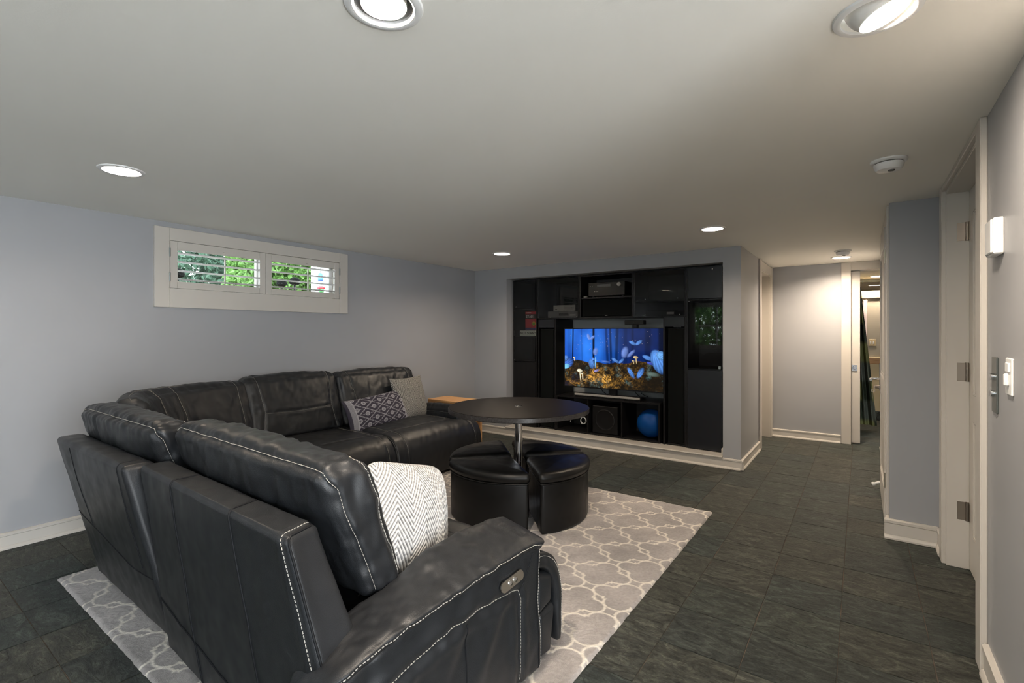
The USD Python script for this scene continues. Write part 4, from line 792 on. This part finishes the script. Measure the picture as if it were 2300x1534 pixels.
add("back_cushion", cc, [[(-.2, -.4, 1), (-.2, .8, 1), (-.2, 1, .6), (-.22, 1, -.9)], [(.12, .2, 1), (.10, 1, .8), (.12, 1, -.9)], [(.78, -.6, 1), (.78, .8, 1), (.78, 1, .5), (.80, 1, -.9)], [(-.98, .1, 1), (.3, .1, 1)]], big=True, label="curved corner back cushion")
poly = Polygon([(-3.36, .95), (-3.66, 1.05), (-3.82, 1.25), (-3.90, 1.55), (-3.92, 1.86), (-3.09, 1.86), (-3.10, 1.80), (-3.22, 1.78), (-3.355, 1.76)]).buffer(-.03).buffer(.03)
def cushion_prism(poly, z0, z1, r=.03, n=140, bulge=.02):
    L = np.linspace(0, poly.exterior.length, n + 1)[:-1]; R = np.array([poly.exterior.interpolate(l).coords[0] for l in L])
    if Polygon(R).exterior.is_ccw is False: R = R[::-1]
    t = np.roll(R, -1, 0) - np.roll(R, 1, 0); t /= np.linalg.norm(t, axis=1, keepdims=True); nn = np.c_[-t[:, 1], t[:, 0]]; c = np.array(poly.centroid.coords[0])
    rings = [np.c_[R + nn * i, np.full(n, z)] for z, i in [(z0, r * .6), (z0 + r * .5, r * .12), (z0 + r, 0), ((z0 + z1) / 2, -.003), (z1 - r, 0), (z1 - r * .55, r * .11), (z1 - r * .2, r * .45), (z1, r)]]
    top = R + nn * r
    for k, f_ in enumerate((.88, .72, .5, .25)): rings.append(np.c_[c + (top - c) * f_, np.full(n, z1 + bulge * (1 - f_ ** 2.2))])
    V_ = np.vstack(rings + [[[*c, z1 + bulge]], [[*c, z0]]]); K = len(rings); a = np.arange(n); b = (a + 1) % n; F_ = []
    for k in range(K - 1): F_ += [np.stack([k * n + a, k * n + b, (k + 1) * n + b], 1), np.stack([k * n + a, (k + 1) * n + b, (k + 1) * n + a], 1)]
    F_ += [np.stack([(K - 1) * n + a, (K - 1) * n + b, np.full(n, K * n)], 1), np.stack([b, a, np.full(n, K * n + 1)], 1)]
    return T(V_, np.vstack(F_))
part(sofa, "seat_cushion", cushion_prism(poly, .05, .455, .04), M["leather"], 50, label="wedge shaped corner seat")

# ------------------------------------------------------------------ pillows
def pillow(name, c, right, up, W_, H_, th, colf, label, n=150, group=None, relief=None, rc=0.0, pinch=.07):
    right, up = np.array(right, float), np.array(up, float); right /= np.linalg.norm(right); up -= right * (up @ right); up /= np.linalg.norm(up); nrm = np.cross(right, up)
    g = np.sin(np.linspace(-np.pi / 2, np.pi / 2, n)) * .35 + np.linspace(-1, 1, n) * .65
    A, B = np.meshgrid(g, g, indexing="ij"); out, cols, fs = [], [], []
    for sg in (1, -1):
        x = W_ / 2 * A * (1 - pinch * (1 - B ** 2) * A ** 2); y = H_ / 2 * B * (1 - pinch * (1 - A ** 2) * B ** 2)
        x = x * (1 - rc * B ** 6 * A ** 2); y = y * (1 - rc * A ** 6 * B ** 2)
        h = th / 2 * (np.clip((1 - A ** 2), 0, 1) ** .55 * np.clip((1 - B ** 2), 0, 1) ** .55) * (1 - .10 * B) + .004 * (1 - np.maximum(A ** 2, B ** 2)) ** .3
        wr_ = .010 * (meshkit.fbm(np.stack([A * 2.2, B * 2.2, 0 * A + sg * 3], -1), 3, 5) - .5) * (1 - A ** 2) * (1 - B ** 2)
        cc_, rl = colf(A, B, sg)
        h = h + wr_ + rl * (1 - np.maximum(np.abs(A), np.abs(B)) ** 12)
        P = np.array(c) + right * x[..., None] + up * y[..., None] + nrm * (sg * h)[..., None]
        out.append(P.reshape(-1, 3)); cols.append(cc_.reshape(-1, 3))
        ii, jj = np.meshgrid(np.arange(n - 1), np.arange(n - 1), indexing="ij"); q = np.stack([ii * n + jj, (ii + 1) * n + jj, (ii + 1) * n + jj + 1, ii * n + jj + 1], -1).reshape(-1, 4)
        if sg < 0: q = q[:, ::-1]
        fs.append(np.vstack([q[:, [0, 1, 2]], q[:, [0, 2, 3]]]) + (0 if sg > 0 else n * n))
    return solo(name, T(np.vstack(out), np.vstack(fs)), M["fabric"], label, "pillow", smooth=True, color=np.vstack(cols))
def herring(W_, H_, colw, pitch, slope, light, dark, knit, frac=.36, thin=1.0):
    def f(A, B, sg):
        x, y = A * W_ / 2, B * H_ / 2; k = np.floor(x / colw); loc = x / colw - k; dirn = np.where(k % 2 == 0, 1, -1)
        s = y / pitch + dirn * (loc - .5) * colw * slope / pitch; fr = s - np.floor(s)
        rope = np.sin(np.pi * fr) ** .7; tw = .5 + .5 * np.sin(6 * meshkit.noise(np.stack([x * 60, y * 60, 0 * x], -1), 2) * (knit > 0) + (loc * colw * 1.35 + y * .2) / (pitch * .62) * 2 * np.pi)
        dk = (1 - S2(0, .16, np.minimum(fr, 1 - fr) - frac * .25)) * np.where(dirn > 0, 1.0, thin) * (.6 + .4 * tw if knit else 1)
        c = np.array(light) * (.84 + .16 * rope)[..., None]
        c = c * (1 - dk[..., None]) + np.array(dark) * dk[..., None]
        c = c * (.9 + .2 * meshkit.noise(np.stack([x * 330, y * 330, 0 * x], -1), 3))[..., None]
        return c, knit * (rope * (.7 + .3 * tw) - .5)
    return f
pillow("knit_pillow", (-1.375, 1.235, .605), (-.05, .95, -.27), (-.22, .0, 1), .45, .43, .21, herring(.45, .45, .062, .0215, 1.65, (.57, .565, .555), (.09, .088, .09), .0065, .62, .8), "chunky white knitted pillow with grey zigzag rows leaning on the near arm", n=260, pinch=.02, rc=.13)
pillow("herringbone_pillow", (-3.735, 3.435, .640), (.10, -1, 0), (-.30, 0, 1), .46, .45, .15, herring(.46, .45, .060, .024, 1.9, (.40, .385, .35), (.045, .043, .040), .001, 1.1), "square grey herringbone pillow behind the long pillow on the wall sofa", n=190)
def diamonds(A, B, sg):
    W_, H_ = .68, .32; x, y = A * W_ / 2, B * H_ / 2; base_ = np.array((.045, .040, .055)); lt = np.array((.36, .35, .37))
    a, b = .085, .050
    u = np.abs((x + a) % (2 * a) - a) / a; v = np.abs((y + b) % (2 * b) - b) / b
    u2, v2 = 1 - u, 1 - v
    dl = np.abs(u + v - 1); dots = .5 + .5 * np.cos((x * 1.0 + 0) / .0105 * 2 * np.pi)
    m = (1 - S2(.08, .15, dl)) * S2(.25, .5, dots)
    for q1, q2 in ((u, v), (u2, v2)):
        r = np.hypot(q1 * a, q2 * b * 1.15); m = np.maximum(m, (1 - S2(.0035, .0055, np.abs(r - .017))) * .9); m = np.maximum(m, (1 - S2(.002, .004, np.abs(r - .007))) * .8)
        m = np.maximum(m, (1 - S2(.0022, .004, q2 * b)) * (q1 * a < .055) * (q1 * a > .02) * S2(.3, .6, .5 + .5 * np.cos(q1 * a / .011 * 2 * np.pi)) * .8)
    W_ = .76; ed = S2(.795, .80, np.abs(A)) * (1 - S2(.93, .94, np.abs(A))); z = .5 + .5 * np.cos(y / .009 * 2 * np.pi + np.abs(x) / .006 * 3)
    bars = np.maximum(1 - S2(.008, .02, np.abs(np.abs(A) - .80)), .45 * ed * z + .35 * ed); m = m * (1 - S2(.78, .79, np.abs(A))) + bars * S2(.78, .79, np.abs(A))
    c = base_ * (1 - m[..., None]) + lt * m[..., None]
    return c, .001 * m
pillow("lumbar_pillow", (-3.665, 2.975, .575), (.10, -1, -.06), (-.36, .06, 1), .76, .325, .15, diamonds, "long dark violet lumbar pillow with pale diamond pattern on the wall sofa", n=240)

# ------------------------------------------------------------------ round table and its four wedge ottomans
TCX, TCY = -2.056, 2.958
t = thing("round_table", "round black-brown table on a chrome column between four wedge ottomans", "table", (TCX, TCY, .016))
part(t, "tabletop", lathe([(0, .730), (.512, .730), (.5145, .733), (.5145, .762), (.5125, .765), (0, .765)], (TCX, TCY, 0), 96), M["tabletop"], 30)
part(t, "edge_band", lathe([(.5145, .7325), (.5165, .7335), (.5165, .7615), (.5145, .7625), (.5145, .7325)], (TCX, TCY, 0), 96), M["tableedge"], 30)
part(t, "column", cat_([lathe([(0, .014), (.030, .014), (.030, .565), (.026, .57), (.026, .73), (0, .73)], (TCX, TCY, 0), 40)]), M["chrome"], 40)
part(t, "flange", lathe([(.026, .722), (.06, .722), (.06, .7298), (.026, .7298), (.026, .722)], (TCX, TCY, 0), 32), M["chrome"])
part(t, "base", lathe([(0, .0165), (.22, .0165), (.22, .021), (.05, .028), (.03, .034), (0, .034)], (TCX, TCY, 0), 48), M["chrome"], 40)
part(t, "cap", lathe([(0, .7685), (.008, .769), (.012, .7672), (.017, .7665), (.020, .768), (.026, .7672), (.028, .7652), (0, .7652)], (TCX, TCY, 0), 36), M["chrome"], 40)
OL = ["black wedge ottoman nearest the camera under the round table", "black wedge ottoman under the round table on the cabinet side", "black wedge ottoman under the round table at the back", "black wedge ottoman under the round table beside the wall sofa"]
for k, (a0, dx, dy) in enumerate(((-131, -.010, -.008), (-43, .022, -.012), (47, .012, .010), (139, -.012, .008))):
    a = np.radians(np.linspace(a0 + 1.0, a0 + 87.0, 40)); ri, ro = .06, .492
    pts = [(TCX + dx + .05 * math.cos(np.radians(a0 + 44)), TCY + dy + .05 * math.sin(np.radians(a0 + 44)))] + [(TCX + dx + ro * math.cos(x), TCY + dy + ro * math.sin(x)) for x in a]
    mid_ = np.radians(a0 + 44); offx, offy = .012 * math.cos(mid_), .012 * math.sin(mid_)
    pg = Polygon([(x + offx, y + offy) for x, y in pts]).buffer(-.022).buffer(.022)
    t = thing("wedge_ottoman", OL[k], "ottoman", (TCX + dx + .3 * math.cos(mid_), TCY + dy + .3 * math.sin(mid_), .013), group="ottomans under the round table")
    part(t, "body", cushion_prism(pg.buffer(-.010), .0168, .342, .018, 150, .0), M["leather2"], 50)
    part(t, "cushion_lid", cushion_prism(pg.buffer(.004), .338, .412, .030, 150, .012), M["leather2"], 50)
    ring = np.array(pg.buffer(-.006).exterior.coords); part(t, "piping", tube(np.c_[ring, np.full(len(ring), .338)], .004, 6), M["leather2"], True)

# ------------------------------------------------------------------ oak side table
t = thing("side_table", "light oak panel side table between the far sofa arm and the media wall", "side table", (-3.66, 4.02, 0))
part(t, "tabletop", box(-3.93, 3.875, .548, -3.39, 4.185, .572, .003), M["oak"])
part(t, "side_panel", box(-3.93, 4.155, .0, -3.395, 4.180, .548, .002), M["oak"]); part(t, "side_panel", box(-3.93, 3.88, .0, -3.395, 3.90, .548, .002), M["oak"])
part(t, "drawer_front", box(-3.405, 3.902, .44, -3.393, 4.153, .546, .002), M["oak"]); part(t, "screw", cyl((-3.395, 4.167, .33), (-3.391, 4.167, .33), .005, n=10), M["nickel"])

# ------------------------------------------------------------------ bathroom beyond the pocket door
Mt = simple("taupe_paint", (.36, .33, .27), .6); My = simple("cream_paint", (.62, .50, .30), .5)
solo("wall_bath_left", box(-.75, 7.08, -.05, -.65, 11.9, H), Mt, kind="structure", smooth=False); solo("wall_bath_right", box(1.05, 7.08, -.05, 1.15, 11.9, H), Mt, kind="structure", smooth=False)
solo("wall_bath_end", box(-.75, 11.8, -.05, 1.15, 11.9, H), Mt, kind="structure", smooth=False)
t = thing("wall_bath_back", kind="structure", loc=(.2, 9.1, 0))
part(t, "wall_face", box(-.65, 9.06, .9, 1.05, 9.16, 1.83), Mt); part(t, "wainscot", box(-.65, 9.05, 0, 1.05, 9.16, .86), My); part(t, "chair_rail", box(-.65, 9.035, .845, 1.05, 9.06, .93, .004), M["oak"]); part(t, "rail_cap", box(-.65, 9.02, .925, 1.05, 9.06, .945, .003), My); part(t, "header", box(-.65, 9.03, 1.825, 1.05, 9.16, 1.935, .004), My); part(t, "skirting", box(-.65, 9.03, 0, 1.05, 9.051, .14, .003), SL[1])
t = thing("light_switch", "pale double light switch on the taupe bathroom wall", "light switch", (.145, 9.05, 1.15)); part(t, "plate", box(.10, 9.052, 1.11, .19, 9.0595, 1.21, .002), My)
for x in (.122, .158): part(t, "toggle", box(x - .008, 9.046, 1.14, x + .008, 9.0525, 1.18, .002), M["whitep"])
t = thing("shower_rod", "pale rod across the bathroom ceiling with curtain rings", "curtain rod", (.2, 8.1, 1.99)); part(t, "rod", cyl((-.65, 8.1, 2.0), (1.05, 8.1, 2.0), .016, n=16), My)
nC, mC = 60, 44; A, B = np.meshgrid(np.linspace(0, 1, nC), np.linspace(0, 1, mC), indexing="ij")
wdt = .10 + .16 * B; xx = -.10 + A * wdt + .02 * B; yy = 8.1 + .035 * np.sin(A * 21) * (1 - .3 * B) + .02 * np.sin(A * 9 + 3 * B); zz = 1.93 - 1.86 * B
blk = (np.floor(B * 7.2) % 2); colr = np.where(((np.floor(B * 7.2) + np.floor(A * 2.2)) % 3 == 0)[..., None], np.array((.02, .025, .015)), np.where((blk > 0)[..., None], np.array((.13, .13, .05)), np.array((.07, .075, .06))))
ii, jj = np.meshgrid(np.arange(nC - 1), np.arange(mC - 1), indexing="ij"); q = np.stack([ii * mC + jj, (ii + 1) * mC + jj, (ii + 1) * mC + jj + 1, ii * mC + jj + 1], -1).reshape(-1, 4)
Pc = np.stack([xx, yy, zz], -1).reshape(-1, 3); f_ = np.vstack([q[:, [0, 1, 2]], q[:, [0, 2, 3]]])
t = thing("shower_curtain", "dark green and black block shower curtain bunched in the bathroom", "curtain", (0, 8.1, .07)); part(t, "drape", T(np.vstack([Pc, Pc + [0, .003, 0]]), np.vstack([f_, f_[:, ::-1] + len(Pc)])), M["print"], True, color=np.vstack([colr.reshape(-1, 3)] * 2))
for k in range(5): part(t, "ring", lathe([(.02, -.002), (.024, 0), (.02, .002), (.02, -.002)], (-.08 + .025 * k, 8.1, 1.985), 14, "x"), M["nickel"])
t = thing("hanging_towel", "pale pink and white towel hanging on the bathroom wall beside the curtain", "towel", (.055, 9.0, 1.2)); part(t, "cloth", Soft([(-1, [(.02, 9.0, 1.2), (.075, 9.0, 1.2), (.075, 9.03, 1.2), (.02, 9.03, 1.2)]), (1, [(.03, 9.0, 1.80), (.085, 9.0, 1.80), (.085, 9.03, 1.80), (.03, 9.03, 1.80)])], 2, (.06, .03, .6), .012, 0, .02, .004, 20).build(), simple("pink_terry", (.72, .62, .62), .9), True); part(t, "hook", cyl((.055, 9.06, 1.79), (.055, 9.0, 1.80), .006), M["nickel"])

# ------------------------------------------------------------------ garden outside the high window and behind the camera
solo("garden_soil", cat_([box(-14, -4, 1.30, XL - .22, 14, 1.44), box(-14, -12, -.2, 6, -2.9, -.02)]), M["soil"], kind="structure")
def leaves(n, fn, size, seed, asp=.5):
    r = np.random.default_rng(seed); c = fn(r, n); d = r.normal(size=(n, 3)); d /= np.linalg.norm(d, axis=1, keepdims=True); e = np.cross(d, r.normal(size=(n, 3))); e /= np.linalg.norm(e, axis=1, keepdims=True)
    s = size * r.uniform(.6, 1.3, (n, 1)); a, b = d * s, e * s * asp; k = np.cross(d, e) * s * .18
    v = np.stack([c - a, c + b + k, c + a, c - b + k], 1).reshape(-1, 3); o = 4 * np.arange(n)[:, None]
    return T(v, np.vstack([o + [0, 1, 2], o + [0, 2, 3]]))
def shrub(name, label, c, rad, n, size, m, seed, trunk=True):
    t = thing(name, label, "shrub", (c[0], c[1], c[2] - rad[2]))
    def fn(r, n):
        d = r.normal(size=(n, 3)); d /= np.linalg.norm(d, axis=1, keepdims=True); rr = r.uniform(.55, 1.0, (n, 1)) ** .5; rr *= .8 + .4 * meshkit.noise(d * 2.5 + seed, 3)[:, None]
        return np.array(c) + d * rr * np.array(rad)
    part(t, "foliage", leaves(n, fn, size, seed), m, False, kind="stuff"); part(t, "stem", cyl((c[0], c[1], c[2] - rad[2] - .02), (c[0], c[1], c[2]), .05, .02, 10), M["soil"])
shrub("garden_shrub", "dark blue-green conifer outside the left half of the high window", (-9.2, 2.9, 2.7), (1.0, 1.7, 1.9), 26000, .06, M["leafd"], 1)
shrub("garden_shrub", "bright green leafy shrub outside the middle of the high window", (-7.3, 4.05, 2.3), (.8, .75, 1.2), 20000, .055, M["leafb"], 2)
shrub("garden_shrub", "loose yellow-green shrub outside the right half of the high window", (-9.8, 6.4, 2.7), (1.2, 1.7, 1.9), 24000, .075, M["leafb"], 3)
shrub("garden_shrub", "tall green shrub behind the camera seen in the cabinet glass", (-3.6, -5.6, 1.4), (1.6, .9, 1.5), 7000, .10, M["leafb"], 4)
def dome_light(name, label, y, z, r, x=XL - .75):
    t = thing(name, label, "garden light", (x, y, 1.44)); part(t, "post", cyl((x, y, 1.44), (x, y, z - r * .6), .012), M["blackp"]); part(t, "shade", lathe([(0, r), (r * .55, r * .85), (r * .9, r * .45), (r, 0), (r * .9, -r * .35), (r * .4, -r * .6), (0, -r * .62)], (x, y, z), 28), M["cloth"], 40)
dome_light("garden_light", "black domed garden light outside the left shutter", 1.80, 1.830, .055)
dome_light("garden_light", "left black domed garden light outside the right shutter", 2.76, 1.825, .052)
dome_light("garden_light", "right black domed garden light outside the right shutter", 2.905, 1.852, .056)
t = thing("garden_box", "white planter box outside the left shutter", "planter", (XL - .9, 1.82, 1.44)); part(t, "body", box(XL - 1.0, 1.40, 1.44, XL - .86, 2.03, 1.772, .006), M["siding"])
t = thing("porch_post", "white porch wall outside the right end of the high window", "post", (XL - 1.3, 3.9, 1.44)); part(t, "column", box(XL - 1.27, 3.42, 1.44, XL - 1.2, 4.7, 2.6, .004), M["siding"]); part(t, "rail", box(XL - 1.5, 3.42, 2.601, XL - 1.2, 4.7, 2.68, .004), M["siding"])
def toybox(y0, y1, z0, z1, r): return Soft([(-1, [(XL - 1.195, y0, z0), (XL - 1.15, y0, z0), (XL - 1.15, y1, z0), (XL - 1.195, y1, z0)]), (1, [(XL - 1.195, y0 + .015, z1), (XL - 1.15, y0 + .015, z1), (XL - 1.15, y1 - .02, z1), (XL - 1.195, y1 - .02, z1)])], 2, (.045, y1 - y0, z1 - z0), r, .004, .02).build()
t = thing("hanging_toy", "blue toy hanging on the white porch wall outside", "toy", (XL - 1.19, 3.49, 1.93)); part(t, "body", toybox(3.455, 3.525, 1.94, 2.04, .02), simple("blue_toy", (.06, .2, .6), .5), True); part(t, "cord", cyl((XL - 1.17, 3.49, 2.035), (XL - 1.17, 3.49, 2.3), .003), M["wire"])
t = thing("hanging_toy", "red and green toy hanging below the blue toy outside", "toy", (XL - 1.19, 3.50, 1.80)); part(t, "cap", toybox(3.45, 3.55, 1.845, 1.875, .012), simple("red_toy", (.6, .03, .05), .5), True); part(t, "body", trimesh.creation.icosphere(2, .03).apply_translation((XL - 1.17, 3.50, 1.822)), simple("green_toy", (.04, .3, .08), .5), True)
